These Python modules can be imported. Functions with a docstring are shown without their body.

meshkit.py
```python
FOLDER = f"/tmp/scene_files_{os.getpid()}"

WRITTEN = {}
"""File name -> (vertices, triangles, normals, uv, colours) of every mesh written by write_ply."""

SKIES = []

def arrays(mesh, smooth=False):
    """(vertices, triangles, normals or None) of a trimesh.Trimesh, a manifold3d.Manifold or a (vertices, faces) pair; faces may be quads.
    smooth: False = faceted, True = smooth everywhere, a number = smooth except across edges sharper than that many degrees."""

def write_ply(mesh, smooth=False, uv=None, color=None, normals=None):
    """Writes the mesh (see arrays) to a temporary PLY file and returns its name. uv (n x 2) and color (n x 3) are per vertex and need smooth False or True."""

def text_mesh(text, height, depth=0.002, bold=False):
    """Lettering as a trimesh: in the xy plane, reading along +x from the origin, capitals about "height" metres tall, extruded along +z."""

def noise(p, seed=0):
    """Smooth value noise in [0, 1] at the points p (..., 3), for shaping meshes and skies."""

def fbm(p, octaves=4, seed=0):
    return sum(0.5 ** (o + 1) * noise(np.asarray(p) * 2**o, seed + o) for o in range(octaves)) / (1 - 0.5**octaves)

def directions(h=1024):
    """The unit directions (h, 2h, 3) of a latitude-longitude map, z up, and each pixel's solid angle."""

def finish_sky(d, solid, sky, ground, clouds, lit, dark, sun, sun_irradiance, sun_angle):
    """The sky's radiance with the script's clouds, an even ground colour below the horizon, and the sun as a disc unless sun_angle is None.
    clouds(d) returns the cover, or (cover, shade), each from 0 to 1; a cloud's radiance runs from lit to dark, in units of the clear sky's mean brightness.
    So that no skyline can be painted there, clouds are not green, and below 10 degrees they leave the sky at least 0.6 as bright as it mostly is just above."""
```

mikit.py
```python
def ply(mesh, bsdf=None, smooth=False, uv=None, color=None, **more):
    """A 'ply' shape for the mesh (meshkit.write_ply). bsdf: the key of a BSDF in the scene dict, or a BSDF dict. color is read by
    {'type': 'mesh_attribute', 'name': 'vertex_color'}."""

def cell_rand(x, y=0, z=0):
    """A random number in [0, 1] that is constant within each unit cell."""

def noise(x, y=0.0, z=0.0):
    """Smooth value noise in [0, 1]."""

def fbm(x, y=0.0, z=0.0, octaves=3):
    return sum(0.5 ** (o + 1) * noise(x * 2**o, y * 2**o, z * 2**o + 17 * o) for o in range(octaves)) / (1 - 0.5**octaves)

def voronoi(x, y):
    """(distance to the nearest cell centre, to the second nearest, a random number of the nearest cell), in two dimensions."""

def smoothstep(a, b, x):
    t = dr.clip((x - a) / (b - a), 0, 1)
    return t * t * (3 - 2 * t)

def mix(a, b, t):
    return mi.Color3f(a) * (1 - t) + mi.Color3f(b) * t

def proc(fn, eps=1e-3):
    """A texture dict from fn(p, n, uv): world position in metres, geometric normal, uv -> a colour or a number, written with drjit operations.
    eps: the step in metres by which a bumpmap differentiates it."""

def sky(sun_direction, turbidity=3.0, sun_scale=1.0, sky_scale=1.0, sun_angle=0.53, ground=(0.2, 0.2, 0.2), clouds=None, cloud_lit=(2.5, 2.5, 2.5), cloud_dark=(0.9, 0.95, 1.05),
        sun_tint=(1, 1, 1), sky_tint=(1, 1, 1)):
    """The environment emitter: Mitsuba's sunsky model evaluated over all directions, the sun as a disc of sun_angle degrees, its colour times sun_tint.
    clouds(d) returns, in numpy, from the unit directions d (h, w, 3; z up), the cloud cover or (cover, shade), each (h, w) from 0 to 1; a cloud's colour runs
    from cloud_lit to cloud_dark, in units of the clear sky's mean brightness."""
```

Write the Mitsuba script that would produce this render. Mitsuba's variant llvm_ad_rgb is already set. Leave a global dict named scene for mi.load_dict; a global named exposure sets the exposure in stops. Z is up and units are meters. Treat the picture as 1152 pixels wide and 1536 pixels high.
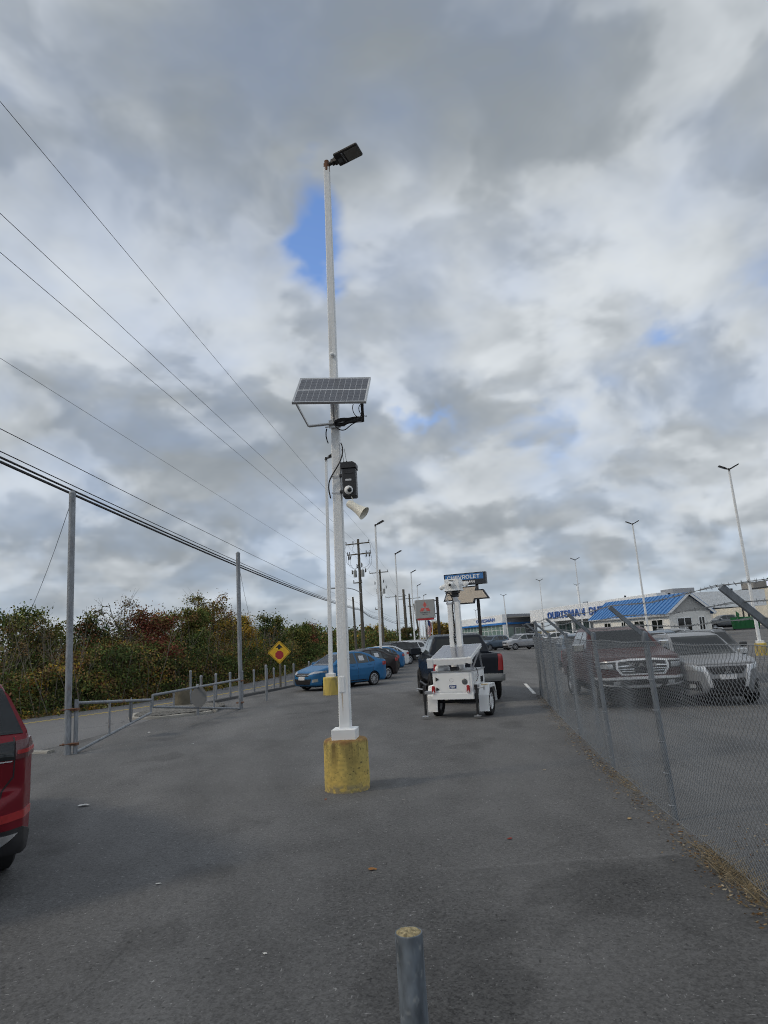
import math, random
import numpy as np
import trimesh, manifold3d as m3
import shapely.geometry as sg
import drjit as dr
import mitsuba as mi
import meshkit, mikit
from mikit import proc, noise, fbm, voronoi, cell_rand, smoothstep, mix

scene, labels = {'type': 'scene'}, {}
S4 = mi.ScalarTransform4f

# ------------------------------------------------------------------ camera
YAW, PITCH, ROLL, EYE = math.radians(-5.113), math.radians(10.473), math.radians(3.148), 1.95
fwd = np.array([math.sin(YAW) * math.cos(PITCH), math.cos(YAW) * math.cos(PITCH), math.sin(PITCH)])
right0 = np.array([math.cos(YAW), -math.sin(YAW), 0])
up = np.cross(right0, fwd) * math.cos(ROLL) + right0 * math.sin(ROLL)
scene['camera'] = {'type': 'perspective', 'fov': math.degrees(2 * math.atan(576 / 1030)), 'fov_axis': 'x', 'near_clip': 0.05, 'far_clip': 4000.0,
                   'to_world': S4().look_at(origin=[0, 0, EYE], target=[float(v) for v in (fwd + [0, 0, EYE])], up=[float(v) for v in up])}

# ------------------------------------------------------------------ sky and sun
exposure = 1.5
SUN = (-0.74, -0.30, 0.62)


def clouds(d):
    az, el = np.degrees(np.arctan2(d[..., 0], d[..., 1])), np.degrees(np.arcsin(np.clip(d[..., 2], 0, 1)))
    q = np.stack([d[..., 0], d[..., 1], d[..., 2] * 0], -1) / (d[..., 2:3] + 0.50)      # a cloud deck seen from below
    q[..., 2] = d[..., 2] * 0.6
    w = np.stack([meshkit.fbm(q * 4.0 + s, 3, k) - 0.5 for s, k in ((3.1, 5), (8.7, 6), (5.3, 9))], -1)
    qw = q + w * 0.13
    big = meshkit.fbm(qw * 3.1 + 7.3, 4, 11)
    mid = meshkit.fbm(qw * 7.5 + 1.9, 6, 23)
    fine = meshkit.fbm(qw * 22.0 + 4.7, 5, 31)
    toward = qw + np.array([-0.030, 0.050, 0.0])
    relief = meshkit.fbm(toward * 7.5 + 1.9, 6, 23) - mid + 0.6 * (meshkit.fbm((qw + np.array([-0.010, 0.017, 0.0])) * 22.0 + 4.7, 5, 31) - fine)

    def blob(a, e, ra, re):
        ua = (az - a) + (mid - 0.5) * 18
        ue = (el - e) + (fine - 0.5) * 5 + (mid - 0.5) * 12
        return np.exp(-(ua / ra) ** 2 - (ue / re) ** 2)

    lump = np.clip((mid - 0.45) / 0.09, 0, 1)
    shade = 0.50 + 1.15 * (big - 0.5) + 0.30 * (0.5 - lump) + 0.26 * (fine - 0.5) + 0.80 * relief
    for a, e, ra, re, k in ((-11, 43, 23, 9, 1.05), (13, 47, 16, 8, .25), (-36, 35, 12, 5, .12), (-4, 16.6, 10, 2.2, .32), (-24, 17.5, 10, 3, .28), (-27, 7, 8, 3, .3),
                            (31, 32, 8, 7, .2), (1.5, 25.5, 6, 3, .14), (-15, 14.5, 9, 2, .22), (27, 15, 7, 2, .15)):
        shade = shade + k * blob(a, e, ra, re)
    for a, e, ra, re, k in ((-2, 34, 7, 8, .3), (-24, 30, 10, 5, .18), (-36, 42, 7, 6, .2), (20, 28, 8, 6, .22), (3, 12.5, 6, 3, .25), (17, 9, 9, 3, .25), (-3, 22, 7, 3, .15)):
        shade = shade - k * blob(a, e, ra, re)
    low = np.exp(-((el - 4) / 5) ** 2)
    streak = meshkit.fbm(np.stack([az * 0.10, el * 0.75, az * 0], -1), 4, 41)
    shade = shade + low * (0.9 * (streak - 0.5) + 0.08)
    hole = 0
    for a, e, ra, re, k in ((-9.7, 32.7, 2.9, 4.3, 1.05), (17.5, 22.2, 2.4, 1.6, .50), (-1.8, 17.8, 3.2, 1.3, .55), (7.5, 16.4, 8, 3.2, .50), (-37, 39, 3, 2.5, .2), (2, 14.5, 5, 1.8, .4), (26.5, 25, 4, 2, .4)):
        ua, ue = (az - a) + (mid - 0.5) * 9, (el - e) + (fine - 0.5) * 6
        hole = np.maximum(hole, k * np.exp(-(ua / ra) ** 2 - (ue / re) ** 2))
    hole = hole + 0.35 * np.clip((0.40 - big) * 4, 0, 1)
    thick = meshkit.fbm(qw * 8.0 + 9.1, 6, 57)
    cover = 1 - np.clip((hole - 0.95 * (thick - 0.22)) / 0.55, 0, 1) * np.clip(hole * 1.6, 0, 1)
    cover = cover * (0.80 + 0.20 * np.clip((thick - 0.3) * 3, 0, 1))
    shade = 0.5 + 0.5 * np.tanh((shade - 0.53) * 1.9)
    return cover, np.clip(shade, 0, 1)


scene['sky'] = mikit.sky(SUN, turbidity=3, sun_scale=0.29, sky_scale=2.3, sun_angle=9, sun_tint=(0.93, 1.0, 1.11), ground=(0.09, 0.09, 0.09), clouds=clouds, sky_tint=(0.86, 0.86, 0.97), cloud_lit=(1.55, 1.64, 1.71), cloud_dark=(.545, .62, .69))

# ------------------------------------------------------------------ names, parts, copies
MATERIAL_USE = {}


def numbered(k):
    if k not in USED:
        USED.add(k)
        return k
    n = 1
    while f'{k}_{n:03d}' in USED:
        n += 1
    USED.add(f'{k}_{n:03d}')
    return f'{k}_{n:03d}'


USED = set()


def thing(name, label, cat, group=None):
    k = numbered(name)
    labels[k] = {'label': label, 'category': cat}
    if group:
        labels[k]['group'] = group
    return k


def put(key, mesh, mat, smooth=False, T=None, color=None):
    d = mesh if isinstance(mesh, dict) else mikit.ply(mesh, mat, smooth=smooth, color=color)
    if isinstance(mesh, dict) and mat:
        d = {**mesh, 'bsdf': {'type': 'ref', 'id': mat}}
    if T is not None:
        d = {**d, 'to_world': S4(np.asarray(T, float).tolist())}
    scene[key] = d
    return key


def part(parent, name, mesh, mat, smooth=False, T=None, label=None, stuff=False, color=None):
    k = numbered(parent + '__' + name)
    put(k, mesh, mat, smooth, T, color)
    if label or stuff:
        labels[k] = {**({'label': label} if label else {}), **({'kind': 'stuff'} if stuff else {})}
    return k


def solo(name, mesh, mat, label, cat, smooth=False, T=None, group=None):
    k = thing(name, label, cat, group)
    put(k, mesh, mat, smooth, T)
    return k


def struct(name, mesh, mat, smooth=False, label=None, color=None):
    put(name, mesh, mat, smooth, None, color)
    labels[name] = {'kind': 'structure', **({'label': label} if label else {})}


def place(x, y, z=0.0, heading=0.0, tilt=None):
    """local +x points along heading (degrees, counter-clockwise from world +x)"""
    a = math.radians(heading)
    M = np.eye(4)
    M[:2, :2] = [[math.cos(a), -math.sin(a)], [math.sin(a), math.cos(a)]]
    M[:3, 3] = (x, y, z)
    if tilt is not None:
        M = M @ tilt
    return M


rot = trimesh.transformations.rotation_matrix


# ------------------------------------------------------------------ meshes
def cat(*ms):
    ms = [m for m in ms if m is not None]
    return ms[0] if len(ms) == 1 else trimesh.util.concatenate(ms)


def moved(m, T):
    m = m.copy()
    m.apply_transform(T)
    return m


def box(x0, x1, y0, y1, z0, z1, c=0.0):
    """a box with chamfered edges (c metres)"""
    lo, hi = np.array([x0, y0, z0], float), np.array([x1, y1, z1], float)
    c = min(c, 0.45 * (hi - lo).min())
    if c <= 0:
        b = trimesh.creation.box(extents=hi - lo)
        b.apply_translation((lo + hi) / 2)
        return b
    pts = []
    for s in np.ndindex(2, 2, 2):
        v = np.where(s, hi, lo)
        inn = np.where(s, -c, c)
        for k in range(3):
            e = inn.copy()
            e[k] = 0
            pts.append(v + e)
    return trimesh.convex.convex_hull(np.array(pts))


def cyl(p0, p1, r, n=12, r1=None, caps=True):
    p0, p1 = np.array(p0, float), np.array(p1, float)
    r1 = r if r1 is None else r1
    z = (p1 - p0) / np.linalg.norm(p1 - p0)
    x = np.cross(z, [0, 0, 1] if abs(z[2]) < 0.9 else [1, 0, 0])
    x /= np.linalg.norm(x)
    y = np.cross(z, x)
    a = np.arange(n) * 2 * np.pi / n
    ring = np.outer(np.cos(a), x) + np.outer(np.sin(a), y)
    v = np.vstack([p0 + ring * r, p1 + ring * r1, [p0], [p1]])
    i = np.arange(n)
    j = (i + 1) % n
    f = [np.stack([i, j, j + n], 1), np.stack([i, j + n, i + n], 1)]
    if caps:
        f += [np.stack([j, i, i * 0 + 2 * n], 1), np.stack([i + n, j + n, i * 0 + 2 * n + 1], 1)]
    return trimesh.Trimesh(v, np.vstack(f), process=False)


def tube(pts, r, n=8):
    """a tube along a polyline; r may be one number or one per point"""
    P = np.array(pts, float)
    R = np.broadcast_to(np.asarray(r, float), (len(P),))
    t = np.gradient(P, axis=0)
    t /= np.linalg.norm(t, axis=1, keepdims=True) + 1e-12
    u = np.cross(t[0], [0, 0, 1] if abs(t[0][2]) < 0.9 else [1, 0, 0])
    a = np.arange(n) * 2 * np.pi / n
    V = []
    for k in range(len(P)):
        u = u - t[k] * (u @ t[k])
        u /= np.linalg.norm(u) + 1e-12
        w = np.cross(t[k], u)
        V.append(P[k] + R[k] * (np.outer(np.cos(a), u) + np.outer(np.sin(a), w)))
    V = np.vstack(V + [P[:1], P[-1:]])
    i = np.arange(n)
    j = (i + 1) % n
    F = []
    for k in range(len(P) - 1):
        F += [np.stack([i, j, j + n], 1) + k * n, np.stack([i, j + n, i + n], 1) + k * n]
    m = len(P) * n
    F += [np.stack([j, i, i * 0 + m], 1), np.stack([i + m - n, j + m - n, i * 0 + m + 1], 1)]
    return trimesh.Trimesh(V, np.vstack(F), process=False)


def lathe(prof, n=24, axis='z'):
    """prof: (r, z) pairs"""
    prof = np.array(prof, float)
    a = np.arange(n) * 2 * np.pi / n
    V = np.concatenate([np.stack([r * np.cos(a), r * np.sin(a), a * 0 + z], 1) for r, z in prof])
    i = np.arange(n)
    j = (i + 1) % n
    F = [np.vstack([np.stack([i, j, j + n], 1) + k * n, np.stack([i, j + n, i + n], 1) + k * n]) for k in range(len(prof) - 1)]
    m = trimesh.Trimesh(V, np.vstack(F), process=False)
    if axis == 'y':
        m.apply_transform(rot(-math.pi / 2, [1, 0, 0]))
    if axis == 'x':
        m.apply_transform(rot(math.pi / 2, [0, 1, 0]))
    return m


def extr(poly, h):
    """a polygon (list of points or shapely) extruded along +z"""
    p = poly if hasattr(poly, 'geom_type') else sg.Polygon(poly)
    return trimesh.creation.extrude_polygon(p, h, engine='earcut')


def slab(pts, z0, z1):
    m = extr(pts, z1 - z0)
    m.apply_translation([0, 0, z0])
    return m


def frame(o, x, y):
    """matrix that takes local x, y, z to the directions x, y and x cross y at the point o"""
    x, y = np.array(x, float), np.array(y, float)
    x /= np.linalg.norm(x)
    y = y - x * (x @ y)
    y /= np.linalg.norm(y)
    M = np.eye(4)
    M[:3, 0], M[:3, 1], M[:3, 2], M[:3, 3] = x, y, np.cross(x, y), o
    return M


def to_man(m):
    return m3.Manifold(m3.Mesh(np.asarray(m.vertices, np.float32), np.asarray(m.faces, np.uint32)))


def to_tri(m):
    k = m.to_mesh()
    return trimesh.Trimesh(np.array(k.vert_properties[:, :3], float), np.array(k.tri_verts, int), process=False)


def text(s, height, width=None, depth=0.02, bold=True):
    m = meshkit.text_mesh(s, height, depth, bold)
    lo, hi = m.bounds
    m.apply_translation([-lo[0], 0, 0])
    if width:
        m.apply_scale([width / (hi[0] - lo[0]), 1, 1])
    return m


# ------------------------------------------------------------------ materials
def material(name, base, rough=0.5, metallic=0.0, coat=0.0, spec=0.5, bump=None, bump_scale=0.001, both=True):
    b = {'type': 'principled', 'roughness': rough if isinstance(rough, dict) else float(rough), 'metallic': float(metallic), 'specular': float(spec)}
    b['base_color'] = base if isinstance(base, dict) else {'type': 'rgb', 'value': list(base)}
    if coat:
        b['clearcoat'] = float(coat)
        b['clearcoat_gloss'] = 0.95
    if bump is not None:
        b = {'type': 'bumpmap', 'arbitrary': proc(bump), 'bsdf': b, 'scale': float(bump_scale)}
    scene[name] = {'type': 'twosided', 'bsdf': b} if both else b
    return name


def f_asphalt(p, n, uv):
    big = fbm(p.x * 0.16, p.y * 0.10, 3.0, 4)
    wx, wy = p.x + 0.35 * p.y + 0.5 * noise(p.x * 0.4, p.y * 0.4), p.y - 0.35 * p.x
    streak = fbm(wx * 1.6, wy * 0.17, 9.0, 4)
    track = fbm(p.x * 1.1 + 0.5 * noise(p.y * 0.15, 2.0), p.y * 0.05, 12.0, 3)
    mid = fbm(p.x * 2.1, p.y * 1.7, 1.0, 4)
    grain = noise(p.x * 120, p.y * 120) * 0.5 + noise(p.x * 55, p.y * 55, 5.0) * 0.5
    v = 0.094 + 0.050 * (big - 0.5) + 0.046 * (streak - 0.5) + 0.040 * (track - 0.5) + 0.034 * (mid - 0.5) + 0.085 * (grain - 0.5)
    chip = smoothstep(0.90, 1.0, noise(p.x * 58 + 3, p.y * 58, 2.0))
    v = v + chip * 0.16
    pit = smoothstep(0.88, 0.97, noise(p.x * 37 + 9, p.y * 37, 4.0))
    v = v * (1 - 0.45 * pit)
    oil = smoothstep(0.64, 0.74, fbm(p.x * 0.9 + 5, p.y * 0.7, 6.0, 4)) * (0.5 + 0.5 * noise(p.x * 7, p.y * 7, 2.0))
    edge = p.y - 6.35 - 0.11 * p.x + 0.30 * (fbm(p.x * 0.8, 2.0, 1.0, 3) - 0.5)
    patch = smoothstep(0.02, -0.02, edge) * smoothstep(-0.6, 0.2, p.x)
    seam = smoothstep(0.055, 0.0, dr.abs(edge)) * smoothstep(-0.6, 0.2, p.x) * (0.35 + 0.65 * noise(p.x * 9, p.y * 9, 7.0))
    v = v * (1 - 0.30 * oil) * (1 - 0.10 * patch) + 0.026 * seam
    c1, c2, _ = voronoi(p.x * 0.30 + 0.8 * fbm(p.x * 1.3, p.y * 1.3, 0.0, 3), p.y * 0.20 + 0.8 * fbm(p.x * 1.1, p.y * 1.1, 3.0, 3))
    crack = smoothstep(0.011, 0.003, c2 - c1) * smoothstep(0.48, 0.60, noise(p.x * 0.23, p.y * 0.16, 7.0)) * smoothstep(0.25, 0.5, noise(p.x * 2.3, p.y * 2.3, 8.0))
    joint = smoothstep(0.012, 0.004, dr.abs(p.x + 2.35 + 0.10 * (fbm(p.y * 0.9, 4.0, 2.0, 4) - 0.5))) * smoothstep(0.40, 0.52, noise(p.y * 0.5, 3.0))
    v = dr.maximum(v * (1 - 0.16 * dr.maximum(crack, joint)), 0.014)
    return mi.Color3f(v * 1.0, v * 0.995, v * 1.0)


def f_asphalt_h(p, n, uv):
    return noise(p.x * 95, p.y * 95) * 0.6 + noise(p.x * 41, p.y * 41, 5.0) * 0.4


def f_road(p, n, uv):
    v = 0.125 + 0.05 * (fbm(p.x * 0.3, p.y * 0.12, 2.0, 4) - 0.5) + 0.05 * (noise(p.x * 60, p.y * 60) - 0.5)
    c1, c2, _ = voronoi(p.x * 0.30 + 0.6 * noise(p.x * 1.1, p.y * 1.1), p.y * 0.16 + 0.5 * noise(p.x, p.y, 3.0))
    crack = smoothstep(0.020, 0.0, c2 - c1)
    v = v * (1 - 0.5 * crack)
    return mi.Color3f(v, v, v * 1.02)


def f_earth(p, n, uv):
    a = fbm(p.x * 0.8, p.y * 0.8, 0.0, 4)
    return mix([0.055, 0.050, 0.026], [0.14, 0.115, 0.065], a) * (0.7 + 0.6 * noise(p.x * 22, p.y * 22))


def f_gravel(p, n, uv):
    a, b, r = voronoi(p.x * 26, p.y * 26)
    g = 0.06 + 0.12 * r + 0.06 * (fbm(p.x * 1.7, p.y * 1.7, 0.0, 3) - 0.5)
    return mi.Color3f(g, g * 0.98, g * 0.92)


def f_concrete(p, n, uv):
    g = 0.30 + 0.14 * (fbm(p.x * 3, p.y * 3, p.z * 3, 4) - 0.5) + 0.06 * (noise(p.x * 55, p.y * 55, p.z * 55) - 0.5)
    return mi.Color3f(g, g * 0.96, g * 0.87)


def f_yellow(p, n, uv):
    """worn yellow paint over a cast concrete pier: rust run-off below the rim, grime, chips at the foot"""
    a = fbm(p.x * 9, p.y * 9, p.z * 0.9, 4)
    paint = mix([0.55, 0.41, 0.12], [0.46, 0.365, 0.12], smoothstep(0.35, 0.65, fbm(p.x * 4.2, p.y * 4.2, p.z * 1.1 + 3, 3)))
    paint = paint * (0.82 + 0.36 * noise(p.x * 34, p.y * 34, p.z * 34))
    streak = smoothstep(0.44, 0.60, a) * smoothstep(0.05, 0.55, p.z)
    c = mix(paint, [0.13, 0.095, 0.04], 0.50 * streak)
    ang = fbm(p.x * 34, p.y * 34, 5.0, 2)
    drip = smoothstep(0.52, 0.66, ang) * smoothstep(0.60 - 0.5 * noise(p.x * 13, p.y * 13, 9.0), 0.64, p.z)
    c = mix(c, [0.095, 0.065, 0.03], 0.60 * drip)
    fleck = smoothstep(0.74, 0.80, noise(p.x * 85, p.y * 85, p.z * 60))
    c = mix(c, [0.12, 0.10, 0.05], 0.45 * fleck)
    rim = smoothstep(0.585, 0.655, p.z + 0.05 * (noise(p.x * 16, p.y * 16) - 0.5))
    c = mix(c, [0.19, 0.085, 0.03], 0.75 * rim)
    pit = smoothstep(0.80, 0.88, noise(p.x * 30 + 7, p.y * 30, p.z * 30)) * smoothstep(0.5, 0.6, noise(p.x * 3, p.y * 3, p.z * 3))
    c = mix(c, [0.06, 0.05, 0.035], 0.8 * pit)
    foot = smoothstep(0.13, 0.0, p.z + 0.10 * (fbm(p.x * 11, p.y * 11, p.z * 18, 3) - 0.62))
    return mix(c, [0.23, 0.20, 0.15], 0.8 * foot * smoothstep(0.35, 0.6, noise(p.x * 26, p.y * 26, p.z * 26)))


def f_yellow_far(p, n, uv):
    a = fbm(p.x * 7, p.y * 7, p.z * 1.2, 3)
    return mix([0.55, 0.42, 0.11], [0.30, 0.24, 0.10], smoothstep(0.42, 0.70, a))


def f_galv(p, n, uv):
    a = fbm(p.x * 14, p.y * 14, p.z * 4, 4)
    g = 0.26 + 0.20 * (a - 0.5) + 0.10 * (noise(p.x * 60, p.y * 60, p.z * 22) - 0.5)
    rust = smoothstep(0.66, 0.82, fbm(p.x * 6 + 11, p.y * 6, p.z * 2.3, 4))
    return mix(mi.Color3f(g * 0.94, g * 1.0, g * 1.08), [0.20, 0.10, 0.05], 0.55 * rust)


def f_bollard(p, n, uv):
    a = fbm(p.x * 22, p.y * 22, p.z * 7, 4)
    b = fbm(p.x * 40 + 3, p.y * 40, p.z * 16, 3)
    g = 0.135 + 0.16 * (a - 0.5) + 0.11 * (b - 0.5)
    c = mi.Color3f(g * 0.86, g * 1.0, g * 1.16)
    return mix(c, [0.36, 0.37, 0.36], 0.45 * smoothstep(0.60, 0.85, fbm(p.x * 45, p.y * 45, p.z * 22 + 4, 3)))


def f_infill(p, n, uv):
    a, b, r = voronoi(p.x * 95, p.y * 95)
    g = mix([0.40, 0.34, 0.20], [0.16, 0.13, 0.075], fbm(p.x * 50, p.y * 50, 0.0, 3))
    return g * (0.6 + 0.7 * r)


def f_white(p, n, uv):
    g = 0.76 + 0.08 * (fbm(p.x * 5, p.y * 5, p.z * 0.8, 3) - 0.5)
    run = smoothstep(0.62, 0.78, fbm(p.x * 15, p.y * 15, p.z * 0.5, 3)) * 0.22
    return mix(mi.Color3f(g * 0.98, g, g * 1.01), [0.52, 0.48, 0.40], run)


def f_panel_white(p, n, uv):
    g = 0.77 + 0.06 * (fbm(p.x * 0.6, p.y * 0.6, p.z * 0.7, 3) - 0.5)
    return mi.Color3f(g * 0.97, g, g * 1.03)


def f_cream(p, n, uv):
    g = 0.62 + 0.10 * (fbm(p.x * 0.35, p.y * 0.35, p.z * 0.25, 4) - 0.5)
    return mi.Color3f(g, g * 0.94, g * 0.80)


def f_wood(p, n, uv):
    g = 0.105 + 0.10 * (fbm(p.x * 18, p.y * 18, p.z * 0.7, 4) - 0.5)
    return mi.Color3f(g * 1.05, g * 0.97, g * 0.82)


def f_bark(p, n, uv):
    g = 0.070 + 0.05 * (fbm(p.x * 12, p.y * 12, p.z * 2, 3) - 0.5)
    return mi.Color3f(g * 1.08, g * 0.95, g * 0.82)


material('asphalt', proc(f_asphalt), 0.80, spec=0.4, bump=f_asphalt_h, bump_scale=0.0014)
material('road_asphalt', proc(f_road), 0.9, spec=0.3)
material('earth', proc(f_earth), 1.0, spec=0.1)
material('gravel', proc(f_gravel), 1.0, spec=0.2)
material('concrete', proc(f_concrete), 0.9, spec=0.3)
material('pier_yellow', proc(f_yellow), 0.75, spec=0.35, bump=lambda p, n, uv: fbm(p.x * 22, p.y * 22, p.z * 22, 4), bump_scale=0.010)
material('pier_yellow_far', proc(f_yellow_far), 0.8)
material('galvanized', proc(f_galv), 0.5, metallic=0.25)
material('pipe_paint', proc(f_bollard), 0.5, metallic=0.1, bump=lambda p, n, uv: fbm(p.x * 60, p.y * 60, p.z * 30, 3), bump_scale=0.0015)
material('pipe_infill', proc(f_infill), 1.0, bump=lambda p, n, uv: fbm(p.x * 80, p.y * 80, p.z * 80, 3), bump_scale=0.012)
material('fence_wire', (0.20, 0.215, 0.23), 0.5, metallic=0.3)
material('fence_post', proc(lambda p, n, uv: f_galv(p, n, uv) * mi.Color3f(0.62, 0.66, 0.70)), 0.5, metallic=0.25)
material('white_paint', proc(f_white), 0.45)


def f_white_stained(p, n, uv):
    w = f_white(p, n, uv)
    run = smoothstep(0.013, 0.004, dr.abs(p.x + 1.566 + 0.006 * (noise(p.z * 9, 1.0) - 0.5))) * smoothstep(0.86, 1.25, p.z) * smoothstep(1.27, 1.255, p.z)
    return mix(w, [0.34, 0.22, 0.09], 0.75 * run)


material('white_paint_stained', proc(f_white_stained), 0.45)
material('plain_white', (0.76, 0.77, 0.77), 0.4)
material('panel_white', proc(f_panel_white), 0.6)
material('cream_wall', proc(f_cream), 0.8)
material('house_gable', (0.42, 0.415, 0.40), 0.8)
material('emblem_red', (0.50, 0.10, 0.09), 0.4)
material('house_white', (0.74, 0.73, 0.69), 0.8)
material('wood_pole', proc(f_wood), 0.95)
material('bark', proc(f_bark), 1.0)
material('twig', (0.17, 0.15, 0.125), 1.0)
material('road_yellow', (0.42, 0.30, 0.06), 0.8)
material('line_white', (0.45, 0.45, 0.44), 0.8)
material('black_plastic', (0.018, 0.018, 0.020), 0.45)
material('rubber', (0.014, 0.014, 0.015), 0.85)
material('dark_metal', (0.045, 0.046, 0.050), 0.45, metallic=0.4)
material('bronze_dark', (0.035, 0.032, 0.030), 0.5, metallic=0.2)
material('aluminium', (0.58, 0.59, 0.60), 0.35, metallic=0.8)
material('bright_trim', (0.72, 0.73, 0.75), 0.38, metallic=0.5)
material('sign_back', (0.15, 0.155, 0.16), 0.5, metallic=0.3)
material('chrome', (0.80, 0.81, 0.83), 0.12, metallic=1.0)
material('alloy', (0.50, 0.51, 0.53), 0.30, metallic=0.8)
material('car_glass', (0.012, 0.015, 0.017), 0.05, spec=0.5)
material('car_glass_pale', (0.045, 0.056, 0.060), 0.05, spec=0.5)
material('solar_cell', (0.075, 0.080, 0.098), 0.22, spec=0.9, coat=0.6)
material('trailer_cell', (0.13, 0.135, 0.155), 0.14, spec=1.0, coat=1.0)
material('cell_gap', (0.55, 0.57, 0.60), 0.4)
material('lamp_lens', (0.16, 0.155, 0.14), 0.3)
material('rust', (0.15, 0.075, 0.045), 0.9)
material('horn_beige', (0.70, 0.68, 0.60), 0.45)
material('headlight', (0.48, 0.50, 0.52), 0.12, metallic=0.5, coat=1.0)
material('tail_red', (0.32, 0.018, 0.02), 0.15, coat=1.0)
material('tail_dark', (0.085, 0.022, 0.026), 0.12, coat=1.0)
material('amber', (0.6, 0.22, 0.03), 0.3)
material('sign_yellow', (0.72, 0.43, 0.02), 0.45)
material('sign_red', (0.36, 0.025, 0.03), 0.45)
material('sign_black', (0.012, 0.012, 0.012), 0.5)
material('sign_blue', (0.035, 0.16, 0.42), 0.4)
material('sign_navy', (0.02, 0.045, 0.16), 0.4)
material('letter_blue', (0.03, 0.10, 0.34), 0.4)
material('letter_white', (0.80, 0.80, 0.80), 0.4)
material('sign_dark', (0.020, 0.023, 0.030), 0.4)
material('sign_grey', (0.29, 0.30, 0.30), 0.45)
material('bowtie_gold', (0.55, 0.48, 0.40), 0.5)
material('roof_blue', (0.055, 0.18, 0.42), 0.35, metallic=0.1)
material('stripe_blue', (0.02, 0.18, 0.55), 0.4)
material('shop_glass', (0.20, 0.30, 0.29), 0.08, spec=0.8)
material('dark_opening', (0.02, 0.02, 0.022), 0.7)
material('grey_clad', (0.22, 0.23, 0.25), 0.6)
material('grey_roof', (0.26, 0.25, 0.235), 0.7)
material('dumpster_green', (0.012, 0.10, 0.035), 0.5)
material('ceramic', (0.10, 0.105, 0.11), 0.35)
material('wire_dark', (0.03, 0.03, 0.032), 0.6)
material('kerb_dark', (0.085, 0.085, 0.085), 0.9)
material('stump', proc(lambda p, n, uv: mix([0.19, 0.165, 0.12], [0.085, 0.075, 0.055], fbm(p.x * 5, p.y * 5, p.z * 4, 4))), 0.95)
material('plate', (0.55, 0.56, 0.58), 0.5)
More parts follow.
